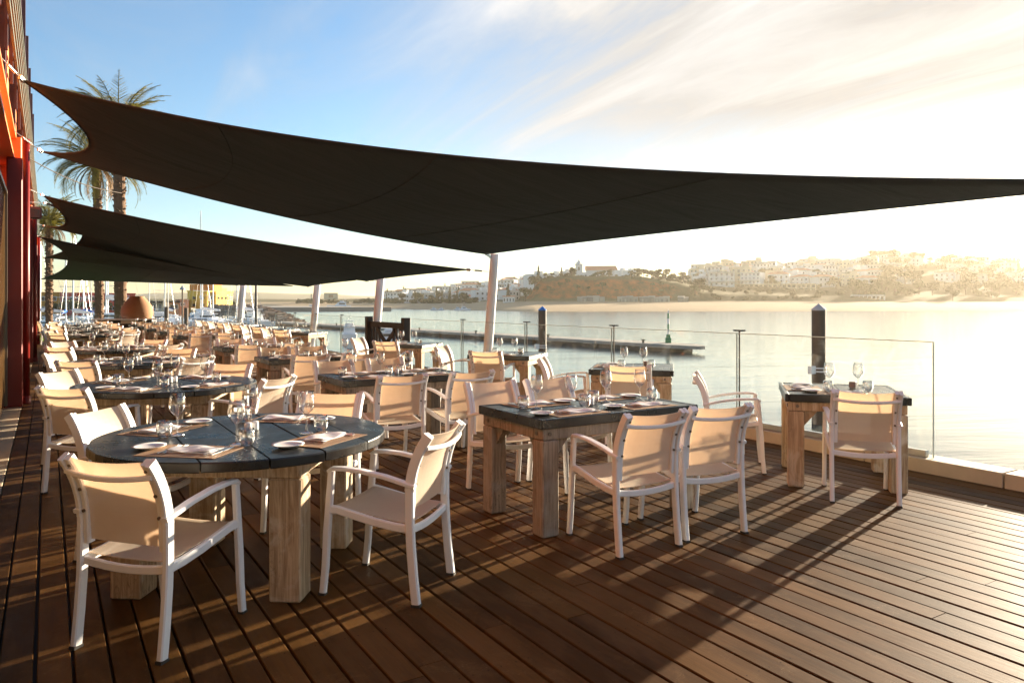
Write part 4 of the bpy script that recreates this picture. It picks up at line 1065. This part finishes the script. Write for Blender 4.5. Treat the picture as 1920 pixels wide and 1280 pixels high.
# ------------------------------------------------------------------ trees
def crown(rnd, fn, n, leaf):
    mb = MB()
    for _ in range(n):
        p = fn(); a = Vector((rnd.uniform(-1, 1), rnd.uniform(-1, 1), rnd.uniform(-1, 1))).normalized(); b = a.orthogonal().normalized(); c = a.cross(b); s = leaf * rnd.uniform(.5, 1.2)
        mb.add([p + b * s, p + c * s * .8, p - b * s, p - c * s * .8], [(0, 1, 2, 3)])
    return mb
def lump(rnd, cs):
    def f():
        c, r = rnd.choice(cs); v = Vector((rnd.gauss(0, 1), rnd.gauss(0, 1), rnd.gauss(0, 1))).normalized() * r * (rnd.random() ** .33); v.z *= .75
        return Vector(c) + v
    return f
def tree_proto(name, label, kind, seed):
    rnd = random.Random(seed); t = thing(name, label, 'tree')
    if kind == 'round':
        cs = [((rnd.uniform(-1.6, 1.6), rnd.uniform(-1.6, 1.6), rnd.uniform(3.2, 5.0)), rnd.uniform(1.0, 1.7)) for _ in range(7)]; crown(rnd, lump(rnd, cs), 420, .42).build('crown', 'hill_leaf', t)
        b = MB(); b.tube([(0, 0, -1), (.1, 0, 2), (0, .1, 3.6)], [.28, .2, .1], 6)
        for a in range(3): b.tube([(0, 0, 2), (math.cos(a * 2.1) * 1.1, math.sin(a * 2.1) * 1.1, 3.6)], [.12, .05], 5)
        b.build('trunk', 'trunk', t)
    elif kind == 'bush':
        cs = [((rnd.uniform(-2, 2), rnd.uniform(-1.5, 1.5), rnd.uniform(.6, 1.8)), rnd.uniform(.8, 1.4)) for _ in range(6)]; crown(rnd, lump(rnd, cs), 320, .4).build('crown', 'hill_leaf', t)
        b = MB(); b.tube([(0, 0, -1), (0, 0, 1)], .15, 5); b.build('trunk', 'trunk', t)
    elif kind == 'cypress':
        def f(): z = rnd.uniform(.5, 8); r = 1.1 * (1 - z / 8.4) + .12; a = rnd.uniform(0, 6.28); q = r * rnd.random() ** .5; return Vector((q * math.cos(a), q * math.sin(a), z))
        crown(rnd, f, 330, .35).build('crown', 'hill_leaf', t); b = MB(); b.tube([(0, 0, -1), (0, 0, 5)], [.2, .08], 5); b.build('trunk', 'trunk', t)
    else:  # tall tiered pine
        def f():
            k = rnd.randint(0, 8); z = 2 + k * 1.3; r = (3.0 - k * .3) * rnd.random() ** .6; a = rnd.uniform(0, 6.28); return Vector((r * math.cos(a), r * math.sin(a), z + r * .15 + rnd.uniform(-.15, .15)))
        crown(rnd, f, 500, .32).build('crown', 'hill_leaf', t); b = MB(); b.tube([(0, 0, -1), (0, 0, 13.5)], [.3, .05], 6); b.build('trunk', 'trunk', t)
    return t
TP = {k: [proto(tree_proto(n, l, k, s)) for s in ss] for k, n, l, ss in (('round', 'round_tree', 'r', (1, 2, 3)), ('bush', 'bush', 'b', (4, 5)), ('cypress', 'cypress_tree', 'c', (6,)), ('pine', 'tiered_pine', 'p', (7,)))}
def place_trees():
    rnd = random.Random(9)
    def put(kind, u, d, s, label, group, zoff=0.0):
        p = at(u, d); rnd.choice(TP[kind]).place((p.x, p.y, ground(u, d) + zoff), rnd.uniform(0, 6.28), label, group, s)
    for _ in range(90):
        u = rnd.uniform(725, 1010); dr = lerp_tab(RIDGE_D, u); ds = lerp_tab(SHORE, u) + 100
        put(rnd.choice(['round', 'bush', 'cypress']), u, ds + (dr - ds) * rnd.random(), rnd.uniform(.7, 1.5), 'small tree among the white houses left of the orange cliff', 'trees among the houses left of the cliff')
    for _ in range(70):
        u = rnd.uniform(560, 900); put('bush', u, lerp_tab(SHORE, u) + rnd.uniform(95, 150), rnd.uniform(.8, 1.6), 'low green bush on the flat far shore at left', 'bushes on the flat far shore')
    for _ in range(120):
        u = rnd.uniform(1000, 1330); put(rnd.choice(['bush', 'bush', 'round']), u, lerp_tab(SHORE, u) + rnd.uniform(99, 150), rnd.uniform(.35, .75), 'scrubby bush clinging to the orange cliff', 'bushes on the orange cliff')
    for u in (1185, 1192, 1199, 1207, 1213, 1221, 1229, 1233, 1248, 1262, 1282, 1312, 1290): put('round', u, 470 + (u % 7) * 3, rnd.uniform(.75, 1.15), 'olive green tree in the row right of the church', 'trees right of the church')
    for _ in range(110):
        u = rnd.uniform(1300, 1640); dr = lerp_tab(RIDGE_D, u); ds = lerp_tab(SHORE, u) + 98
        dq = ds + (dr - ds) * rnd.random() ** 1.4; nr = 1325 < u < 1530 and dq < 515
        put('bush' if nr else rnd.choice(['round', 'round', 'bush']), u, min(dq, 470) if nr else dq, rnd.uniform(.5, .8) if nr else rnd.uniform(.8, 1.4), 'tree between the houses and the beach right of the cliff', 'trees among the houses right of the cliff')
    for _ in range(170):
        u = rnd.uniform(1600, 1950); dr = lerp_tab(RIDGE_D, u); ds = lerp_tab(SHORE, u) + 96
        put(rnd.choice(['round', 'round', 'bush']), u, ds + (dr - ds) * rnd.random(), rnd.uniform(1.0, 1.8), 'tree in the hazy woods covering the right hill', 'trees on the hazy right hill')
    for u in (1640, 1652, 1660, 1671, 1680, 1648, 1666): put('round', u, 730 + (u % 5) * 4, 2.1, 'tall tree in the clump on the highest point of the ridge', 'tall trees on the ridge top')
    for u, d, s in ((1053, 478, 1.0), (1070, 482, .8), (1022, 470, .6), (1590, 700, 1.1), (860, 600, 1.3)): put('cypress', u, d, s, 'narrow dark cypress standing above the cliff and town', 'dark cypresses on the skyline')
    put('pine', 1378, 560, .95, 'tall tiered pine rising above the roofs right of the church', 'lone tiered pine')
    put('round', 925, 395, 1.1, 'rounded dark tree by the waterside sheds', 'dark waterside trees'); put('round', 985, 400, 1.3, 'dark tree at the left foot of the orange cliff', 'dark trees at the cliff foot')
place_trees()
# ------------------------------------------------------------------ palms
def palm(u, d, ycrown, tr, spread, nf, seed, label, lean=(0, 0), nd=7):
    rnd = random.Random(seed); p = at(u, d); zc = zat(ycrown, d); z0 = -0.1
    t = thing('palm_tree', label, 'palm tree', (p.x, p.y, z0), 0)
    H = zc - z0; tip = Vector((lean[0], lean[1], H))
    mb = MB(); n = 60; path = [Vector((lean[0] * (k / n) ** 2, lean[1] * (k / n) ** 2, H * k / n)) for k in range(n + 1)]
    mb.tube(path, [tr * (1.25 if k < 3 else 1.0 - .12 * k / n) * (1.0 + .10 * (k % 2)) + (.10 * tr if k > n - 8 else 0) for k in range(n + 1)], 14)
    # old leaf bases
    for k in range(260):
        z = rnd.uniform(.4, H); q = z / H; a = rnd.uniform(0, 6.28); c = Vector((lean[0] * q * q + math.cos(a) * tr * .93, lean[1] * q * q + math.sin(a) * tr * .93, z))
        o = Vector((math.cos(a), math.sin(a), .9)) * .09; sdv = Vector((-math.sin(a), math.cos(a), 0)) * .07
        mb.add([c - sdv, c + sdv, c + o, c + Vector((0, 0, .13))], [(0, 1, 2), (1, 3, 2), (3, 0, 2)])
    mb.build('trunk', 'palm_trunk', t)
    def frond(mb, a, el, L, droop, w):
        base = tip + Vector((math.cos(a), math.sin(a), .2)) * tr * .6; pts = []; n = 12; pos = base.copy(); e = el
        for k in range(n + 1):
            pts.append(pos.copy()); st = L / n; pos = pos + Vector((math.cos(a) * math.cos(e), math.sin(a) * math.cos(e), math.sin(e))) * st; e -= droop / n * (1 + k / n)
        mb.tube(pts, [.03 * (1 - k / (n + 1)) + .006 for k in range(n + 1)], 4)
        side = Vector((-math.sin(a), math.cos(a), 0))
        for k in range(70):
            q = .12 + .88 * k / 70; i = min(int(q * n), n - 1); f = q * n - i; c = pts[i].lerp(pts[i + 1], f); tg = (pts[i + 1] - pts[i]).normalized()
            ll = w * 1.35 * (math.sin(min(q * 1.15, 1) * math.pi) ** .5 * .9 + .15) * rnd.uniform(.85, 1.1)
            for s in (-1, 1):
                dirv = (side * s * .75 + tg * .85 + Vector((0, 0, .25 - .5 * rnd.random()))).normalized(); en = c + dirv * ll - Vector((0, 0, .10 * ll)); wd = tg.cross(dirv).cross(dirv).normalized() * .05 + tg * .075
                mb.add([c - wd, c + wd, c.lerp(en, .6) + wd * .8, en, c.lerp(en, .6) - wd * .8], [(0, 1, 2, 3, 4)])
    for k in range(nf):
        m = MB(); a = k * 2.399 + rnd.uniform(-.2, .2); q = (k + .5) / nf
        frond(m, a, R(82 - 88 * q + rnd.uniform(-6, 6)), spread * rnd.uniform(.85, 1.1), R(38 + 50 * q), spread * .15); m.build('frond', 'palm', t)
    for k in range(nd):
        m = MB(); frond(m, rnd.uniform(0, 6.28), R(-35 + rnd.uniform(-15, 10)), spread * .7, R(60), spread * .09); m.build('dry_frond', 'dead_palm', t)
palm(226, 36.5, 238, .27, 2.8, 60, 3, 'tallest palm tree, its crown poking above the big near sail', (-.1, .1))
palm(186, 43, 312, .23, 3.3, 60, 5, 'palm tree with drooping fronds seen between two sails, second from left', (-.15, .0), 12)
palm(92, 46, 420, .19, 2.4, 50, 8, 'short upright bright palm tree beside the red building', (.0, .0))

# ------------------------------------------------------------------ marina
def hull(L, B, F, stern=.75):
    mb = MB(); n = 14; rings = []
    for i in range(n + 1):
        q = i / n; x = -L / 2 + L * q; w = B / 2 * (stern + (1 - stern) * min(q / .4, 1)) * (1 - max(0, (q - .55) / .45) ** 2.2) + .01
        sh = F * (1 + .25 * (q - .35) ** 2 * 2); dk = -.35 * (1 - .8 * q ** 3)
        xo = x + (.5 * q ** 3) * (F * .5)
        rings.append([(x, 0, dk), (x, w * .72, dk + .12), (x + .0, w * .95, sh * .35), (xo, w, sh), (xo, 0, sh + .05), (xo, -w, sh), (x, -w * .95, sh * .35), (x, -w * .72, dk + .12)])
    vs = [p for r in rings for p in r]; fs = [(7, 6, 5, 4, 3, 2, 1, 0), tuple(range(n * 8, n * 8 + 8))]
    for k in range(n):
        for i in range(8): j = (i + 1) % 8; fs.append((k * 8 + i, (k + 1) * 8 + i, (k + 1) * 8 + j, k * 8 + j))
    mb.add(vs, fs); return mb
def sail_yacht(L, mh, cover, label, cat='sailing yacht'):
    t = thing('sailing_yacht', label, cat); B = L * .3; F = L * .10
    hull(L, B, F).build('hull', 'hull', t)
    b = MB(); b.box((-.02 * L, 0, F + .25), (L * .42, B * .55, .5), bev=.12); b.box((-.28 * L, 0, F + .15), (L * .2, B * .6, .25), bev=.05); b.build('cabin', 'hull', t)
    for s in (-1, 1): b = MB(); b.box((0, s * B * .277, F + .28), (L * .32, .02, .16)); b.build('window', 'pane', t)
    b = MB(); b.tube([(L * .08, 0, F + .4), (L * .07, 0, mh)], [.09, .065], 8)
    for z in (.45, .72): b.tube([(L * .078, -B * .42, mh * z), (L * .078, B * .42, mh * z)], .03, 5)
    b.build('mast', 'alu', t)
    b = MB(); b.tube([(L * .07, 0, F + 1.5), (-L * .30, 0, F + 1.4)], .055, 6); b.build('boom', 'alu', t)
    b = MB(); b.tube([(L * .06, 0, F + 1.68), (-L * .1, 0, F + 1.62), (-L * .29, 0, F + 1.52)], [.2, .17, .09], 8); b.build('sail_cover', cover, t)
    b = MB()
    for q in ((L * .5, 0, F), (-L * .48, 0, F), (L * .05, B * .45, F), (L * .05, -B * .45, F)): b.tube([(L * .07, 0, mh * .98), q], .012, 3, False)
    b.build('rigging', 'steel', t); b = MB()
    for k in range(9):
        x = -L * .45 + L * .9 * k / 8
        for s in (-1, 1): b.tube([(x, s * B * .44 * (1 - .6 * max(0, k - 5) / 3), F), (x, s * B * .44 * (1 - .6 * max(0, k - 5) / 3), F + .6)], .015, 4)
    b.build('guard_rail', 'steel', t)
    return t
def motor_yacht(L, label):
    t = thing('motor_yacht', label, 'motor boat'); B = L * .32; F = L * .13
    hull(L, B, F, .9).build('hull', 'hull', t)
    b = MB(); b.add([(-L * .32, -B * .38, F), (L * .22, -B * .34, F), (L * .22, B * .34, F), (-L * .32, B * .38, F), (-L * .28, -B * .34, F + 1.35), (L * .05, -B * .30, F + 1.35), (L * .05, B * .30, F + 1.35), (-L * .28, B * .34, F + 1.35)], [(3, 2, 1, 0), (4, 5, 6, 7), (0, 1, 5, 4), (1, 2, 6, 5), (2, 3, 7, 6), (3, 0, 4, 7)])
    b.box((-L * .14, 0, F + 1.42), (L * .42, B * .72, .12), bev=.04); b.box((-L * .12, 0, F + 1.75), (L * .2, B * .55, .5), bev=.1); b.box((-L * .22, 0, F + 2.5), (L * .2, B * .6, .08), bev=.03)
    b.build('cabin', 'hull', t)
    for s in (-1, 1):
        b = MB(); b.box((-L * .12, s * B * .365, F + .85), (L * .26, .04, .45)); b.build('window', 'pane', t)
    b = MB(); b.add([(L * .213, -B * .28, F + .25), (L * .213, B * .28, F + .25), (L * .085, B * .26, F + 1.2), (L * .085, -B * .26, F + 1.2)], [(0, 1, 2, 3)]); b.build('windscreen', 'pane', t)
    b = MB(); b.tube([(-L * .28, -B * .3, F + 1.4), (-L * .24, 0, F + 3.2), (-L * .28, B * .3, F + 1.4)], .05, 6); b.tube([(-L * .24, 0, F + 3.2), (-L * .25, 0, F + 4.6)], .02, 5)
    for k in range(6): b.tube([(L * (.1 + .07 * k), B * .42 * (1 - .14 * k), F), (L * (.1 + .07 * k), B * .42 * (1 - .14 * k), F + .6)], .015, 4)
    b.build('rail', 'steel', t)
    return t
def marina():
    Y = [proto(sail_yacht(9, 10.2, 'navy', 'yacht')), proto(sail_yacht(10.5, 11.3, 'linen', 'yacht')), proto(sail_yacht(8, 9.2, 'blue', 'yacht'))]
    cov = ['dark blue', 'white', 'bright blue']
    spots = [(84, 82, 1), (122, 88, 2), (143, 74, 1), (161, 98, 2), (173, 120, 0), (200, 92, 1), (209, 84, 1), (229, 118, 0), (282, 108, 0), (312, 96, 1), (318, 132, 0), (377, 120, 1), (386, 98, 1), (398, 110, 0), (448, 104, 1), (463, 98, 1)]
    for i, (u, d, k) in enumerate(spots):
        p = at(u, d); nb = 'beside the red building' if u < 100 else ('left of the palm trunks' if u < 180 else ('behind the palm trunks' if u < 250 else ('right of the clay pot' if u < 335 else ('in front of the yellow building' if u < 430 else 'behind the farthest white post'))))
        dd = 'close' if d < 93 else ('mid distance' if d < 115 else 'far')
        s = {377: (1, 1, 1.62), 209: (1, 1, 1.52), 200: (1, 1, 1.1)}.get(u, 1.0)
        Y[k].place((p.x, p.y, WZ + .02), face(u, d) + R([12, -8, 20, 5][i % 4]) + (math.pi / 2 if i % 3 else math.pi * .62), f'white yacht, {cov[k]} sail cover, {nb}, {dd}', 'moored sailing yachts in the marina', s)
    for q in Y: q.flush()
    mp = proto(motor_yacht(11, 'm'))
    for u, d, r, s, l in ((312, 104, 15, .66, 'white motor yacht moored right of the clay pot'), (372, 108, -160, .66, 'long white motor yacht in front of the yellow building'), (468, 104, 120, .66, 'white motor yacht behind the farthest white sail post'), (110, 96, 60, .6, 'white motor boat left of the palm trunks'), (160, 96, 120, .55, 'small white motor boat between the palm trunks'), (265, 104, 60, .55, 'small white motor boat hidden behind the clay pot')):
        p = at(u, d); mp.place((p.x, p.y, WZ + .02), face(u, d) + R(r), l, 'motor yachts in the marina', s)
    mp.flush()
    # small craft far out
    sp = proto(motor_yacht(9, 's'))
    for u, d, r, s, l in ((636, 440, 180, 1.5, 'white motor cruiser anchored far out left of the wooden gate'), (586, 430, 0, .8, 'small boat near the far beach by the third white post'), (563, 600, 0, 1.3, 'little boat on the sand spit at far left'), (815, 350, 0, .45, 'small fishing boat among others before the far town, leftmost'), (826, 352, 160, .4, 'tiny fishing boat among others before the far town, second'), (860, 345, 0, .5, 'small fishing boat left of the tall white post'), (872, 342, 20, .6, 'green hulled fishing boat nearest the tall white post'), (720, 60, 170, .45, 'small white boat moored behind the wooden gate'), (655, 70, 90, .5, 'small pale blue boat at the pontoon left of the gate')):
        p = at(u, d); sp.place((p.x, p.y, WZ + .02), face(u, d) + R(r), l, 'small boats on the water', s)
    sp.flush()
    # floating pontoon running out to the beacon
    a, b = at(1283, 53, 0), at(480, 128, 0); L = (b - a).length; ang = math.atan2(b.y - a.y, b.x - a.x); mid = (a + b) / 2
    t = thing('floating_pontoon', 'long floating concrete pontoon stretching across the water to the green and white beacon', 'pontoon', (mid.x, mid.y, WZ), ang)
    m = MB(); n = 12
    for k in range(n): m.box((-L / 2 + L * (k + .5) / n, 0, .42), (L / n - .12, 2.6, .26), bev=.03)
    m.build('walkway', 'concrete', t)
    m = MB()
    for k in range(n): m.box((-L / 2 + L * (k + .5) / n, 0, .13), (L / n - .5, 2.4, .50))
    m.build('float', 'piling', t)
    m = MB(); m.add([(-L / 2, -1.3, .29), (-L / 2, 1.3, .29), (-L / 2 - 1.6, .3, .27), (-L / 2, -1.3, .54), (-L / 2, 1.3, .54), (-L / 2 - 1.6, .3, .50), (-L / 2 - 1.6, -.3, .27), (-L / 2 - 1.6, -.3, .50)], [(3, 7, 5, 4), (0, 3, 4, 1), (0, 6, 7, 3), (6, 2, 5, 7), (2, 1, 4, 5)]); m.build('nose', 'concrete', t)
    for k in range(9):
        m = MB(); x = -L / 2 + 3 + k * (L - 6) / 8; m.box((x, 1.0, .66), (.14, .10, .22)); m.box((x, 1.0, .80), (.4, .08, .06)); m.build('cleat', 'bolt', t)
    # beacon
    p = at(1253, 55); t = thing('light_beacon', 'green and white banded light beacon with solar panel at the pontoon end', 'beacon', (p.x, p.y, WZ + .54), face(1253, 55))
    m = MB(); m.box((0, 0, .2), (.42, .42, .4), bev=.03); m.box((0, 0, .5), (.28, .28, .25)); m.build('base', 'green_paint', t)
    z = .6
    for k, mt in enumerate(('postwhite', 'green_paint', 'postwhite', 'green_paint')):
        h = .40; m = MB(); m.tube([(0, 0, z), (0, 0, z + h - .004)], .065, 12); m.build('band', mt, t); z += h
    m = MB(); m.tube([(0, 0, z), (0, 0, z + .16)], .05, 10); m.tube([(0, 0, z + .16), (0, 0, z + .3)], .015, 6); m.build('lamp', 'postwhite', t)
    m = MB(); m.sweep([(.12, -.1, .98), (.62, -.1, .72)], .45, .03, (0, 1, 0)); m.build('solar_panel', 'concrete', t)
    # mooring pilings
    for u, d, w, capm, l in ((1017, 35, .19, 'blue_cap', 'dark round mooring piling with a pointed blue cap'), (1535, 21.5, .19, 'grey_cap', 'dark round mooring piling with a pointed grey cap, close at right')):
        p = at(u, d); zt = zat(582, d); t = thing('mooring_piling', l, 'piling', (p.x, p.y, WZ - 1))
        m = MB(); m.tube([(0, 0, 0), (0, 0, zt - WZ + 1)], w, 20); m.build('pole', 'piling', t)
        m = MB(); m.lathe([(w * 1.04, zt - WZ + 1), (w * 1.04, zt - WZ + 1.04), (.01, zt - WZ + 1.20)], 20); m.build('cap', capm, t)
        m = MB(); zz = zat(652 if u < 1100 else 697, d) - WZ + 1
        m.lathe([(w * 1.12, zz), (w * 1.12, zz + .04)], 20); m.lathe([(w * 1.12, zz + .10), (w * 1.12, zz + .14)], 20); m.box((-w - .12, 0, zz + .07), (.2, .12, .22)); m.build('guide_ring', 'hull', t)
    for u, d, h in ((312, 62, 575), (349, 66, 577), (232, 70, 580)):
        p = at(u, d); t = thing('mooring_piling', f'thin dark piling among the yachts {"right of the clay pot" if u == 312 else ("under the street lamp" if u == 349 else "by the tallest palm trunk")}', 'piling', (p.x, p.y, WZ - 1)); m = MB(); m.tube([(0, 0, 0), (0, 0, zat(h, d) - WZ + 1)], .17, 10); m.build('pole', 'piling', t)
    # dark flag pole and street lamp
    p = at(480, 72); t = thing('flag_pole', 'tall dark brown bare mast standing between two white sail posts', 'mast', (p.x, p.y, WZ)); m = MB(); m.tube([(0, 0, 0), (0, 0, zat(518, 72) - WZ)], [.15, .10], 10); m.build('pole', 'mast_dark', t)
    p = at(342, 52); z = zat(541, 52); t = thing('street_lamp', 'dark street lamp with a wide pointed hood among the yachts', 'street lamp', (p.x, p.y, WZ)); m = MB(); m.tube([(0, 0, 0), (0, 0, z - WZ)], .055, 8); m.build('pole', 'bolt', t)
    m = MB(); m.lathe([(.18, z - WZ - .08), (.17, z - WZ), (.05, z - WZ + .16), (.02, z - WZ + .3)], 12); m.build('hood', 'grey_cap', t)
    # rock breakwater
    rnd = random.Random(2); m = MB(); A, B2 = at(400, 178), at(541, 118)
    def rock(c, s):
        vs = [Vector((x, y, z)) * s * rnd.uniform(.7, 1.15) + c for x in (-1, 1) for y in (-1, 1) for z in (-.7, .7)]
        m.add(vs, [(0, 1, 3, 2), (4, 6, 7, 5), (0, 4, 5, 1), (2, 3, 7, 6), (0, 2, 6, 4), (1, 5, 7, 3)])
    nrm = (B2 - A).normalized().cross(Vector((0, 0, 1)))
    for _ in range(1500):
        q = rnd.random(); w = 7.0 * min(1, (1.03 - q) * 4); y = rnd.uniform(-1, 1); h = 2.9 * min(1, (1.03 - q) * 3.2) * (1 - abs(y) ** 1.3)
        rock(A.lerp(B2, q) + nrm * y * w + Vector((0, 0, WZ + h - .3 + rnd.uniform(-.2, .2))), rnd.uniform(.28, .62))
    o = m.build('breakwater_rocks', 'rock'); tag(o, 'heap of brown boulders forming the breakwater beyond the marina', 'rocks', kind='stuff')
    # quay of the marina village
    m = MB(); c = at(215, 290); m.box((c.x - 40, c.y + 60, WZ + .5), (300, 150, 2.4), -YAW * 0 + face(215, 290)); struct('marina_quay', m, 'ground')
marina()

def village():
    def block(name, label, cat, u0, u1, ytop, ybot, d, wm, wins, turn=0.0, dp=10):
        um = (u0 + u1) / 2; p = at(um, d); w = (u1 - u0) / 1400 * d; zb = zat(ybot, d); h = (ybot - ytop) / 1400 * d
        t = thing(name, label, cat, (p.x, p.y, zb), face(um, d) + turn); b = MB(); b.box((0, dp / 2, h / 2 - 1.5), (w, dp, h + 3)); b.box((0, dp / 2, h + .1), (w + .3, dp + .3, .3)); b.build('wall', wm, t)
        for (x, z, ww, hh) in wins:
            x, z, ww, hh = -w / 2 + x * w, z * h, ww * w, hh * h
            f = MB(); f.box((x, -.04, z), (ww + .3, .12, hh + .3)); f = f.build('window', 'white_wall', t)
            g = MB(); g.box((x, -.09, z), (ww, .1, hh)); g.build('pane', 'pane', f)
        return t, w, h
    t, w, h = block('yellow_building', 'yellow marina building with an orange central tower beside the breakwater', 'building', 373, 453, 547, 578, 190, 'yellow_house',
        [(.05 + .02, .62, .05, .28), (.15, .62, .025, .14), (.30, .62, .06, .14), (.44, .62, .06, .16), (.58, .62, .06, .16), (.755, .62, .075, .32), (.88, .62, .02, .14), (.95, .62, .02, .12), (.08, .2, .06, .18), (.44, .17, .07, .08), (.58, .17, .07, .08), (.74, .18, .10, .24)], R(56), 5.5)
    for (y, z) in ((1.2, .62), (3.6, .62), (1.2, .2), (3.6, .2)):
        g = MB(); g.box((-w / 2 - .05, y, h * z), (.12, .8, h * .16)); g.build('window', 'pane', t)
    b = MB(); b.box((-w / 2 + w * .48, 4, h + .9), (w * .30, 7, 2.0)); b.box((-w / 2 + w * .50, 4, h + 2.6), (w * .15, 3.5, 1.7)); b.lathe([(w * .06, h + 3.4), (w * .05, h + 3.9), (w * .01, h + 4.2)], 8, (-w / 2 + w * .5, 4, 0)); b.build('tower', 'orange_house', t)
    b = MB(); b.box((-w / 2 + w * .42, -.5, h * .5), (w * .45, 1.0, h * 1.02)); b.build('centre_bay', 'yellow_house', t)
    for (x, z) in ((.30, .62), (.44, .62), (.58, .62), (.44, .17), (.58, .17)):
        g = MB(); g.box((-w / 2 + w * x, -1.05, h * z), (w * .06, .12, h * .14)); g.build('window', 'pane', t)
    b = MB(); b.box((w * .30, 4, h + .6), (w * .2, 6, .9)); b.build('parapet', 'yellow_house', t)
    W = [(x, z, .07, .16) for x in (.1, .26, .42, .58, .74, .9) for z in (.28, .74)]
    block('red_building', 'long dark red two storey marina building behind the yacht masts, left part', 'building', 119, 190, 550, 588, 232, 'red_house', W)
    block('red_building', 'dark red two storey marina building between the two palm trunks and the clay pot', 'building', 188, 250, 551, 588, 226, 'red_house', W)
    block('ochre_building', 'ochre marina building at the far left beside the leftmost palm trunk', 'building', 72, 110, 549, 590, 228, 'ochre_house', [(x, z, .14, .16) for x in (.25, .75) for z in (.28, .74)])
    block('link_building', 'narrow shaded building joining the ochre and red marina buildings', 'building', 109, 120, 552, 588, 236, 'pink_house', [(.5, .7, .6, .3), (.5, .3, .6, .2)])
    block('pink_pavilion', 'low pink pavilion left of the yellow building', 'building', 332, 353, 563, 582, 180, 'pink_house', [(.5, .6, .3, .2)])
    t, w, h = block('brown_kiosk', 'low brown kiosk with a flat dark roof right of the clay pot', 'building', 318, 334, 568, 582, 172, 'pink_house', [(.5, .5, .8, .5)]); b = MB(); b.box((0, 1, h + .3), (w * 1.4, 8, .3)); b.build('roof', 'dark_wood', t)
    t, w, h = block('pale_kiosk', 'low pale kiosk with a thin dark roof just right of the clay pot', 'building', 284, 306, 568, 584, 165, 'cream_house', [(.3, .5, .1, .7), (.7, .5, .1, .7)]); b = MB(); b.box((0, 1, h + .3), (w * 1.25, 8, .3)); b.build('roof', 'dark_wood', t)
    rnd = random.Random(4)
    for u in (100, 116, 128, 140, 147, 168, 176, 194, 236, 246, 355, 428, 441, 274, 268): 
        p = at(u, 214); TP['bush'][0].place((p.x, p.y, WZ + 1.7), rnd.uniform(0, 6), 'green shrub planted in front of the marina village buildings', 'shrubs in front of the marina buildings', rnd.uniform(.7, 1.1))
village()
for k in TP.values():
    for q in k:
        if q.queue: q.flush()
for q in HP: q.flush()

# ------------------------------------------------------------------ haze
def haze():
    mb = MB(); mb.box((1500, 1500, 29), (9000, 9000, 72)); o = mb.build('haze', 'haze_air'); o['kind'] = 'stuff'; o['label'] = 'warm evening haze over the water and hills'
m, t, out = material('haze_air')
v = t.node('ShaderNodeVolumePrincipled', {'Color': (1.0, 0.90, 0.72, 1), 'Density': 0.00016, 'Anisotropy': 0.55})
t.l.new(v.outputs[0], out.inputs['Volume']); M['haze_air'] = m
haze()

for u, y, l in ((1868, 475, 'small pale gull gliding above the hazy hill, left one'), (1879, 473, 'small pale gull gliding above the hazy hill, right one')):
    p = at(u, 150, zat(y, 150)); m = MB()
    m.tube([(-.22, 0, 0), (-.1, 0, .01), (.1, 0, .01), (.24, 0, .02)], [.02, .07, .07, .01], 6)
    for s in (-1, 1): m.sweep([(0, 0, .03), (.05, s * .3, .14), (-.06, s * .62, .06)], [.16, .13, .03], .012, (1, 0, 0))
    o = m.build('gull', 'hull', loc=p); o.rotation_euler = (0, 0, face(u, 150) + .6); tag(o, l, 'bird', 'gulls above the far hill')
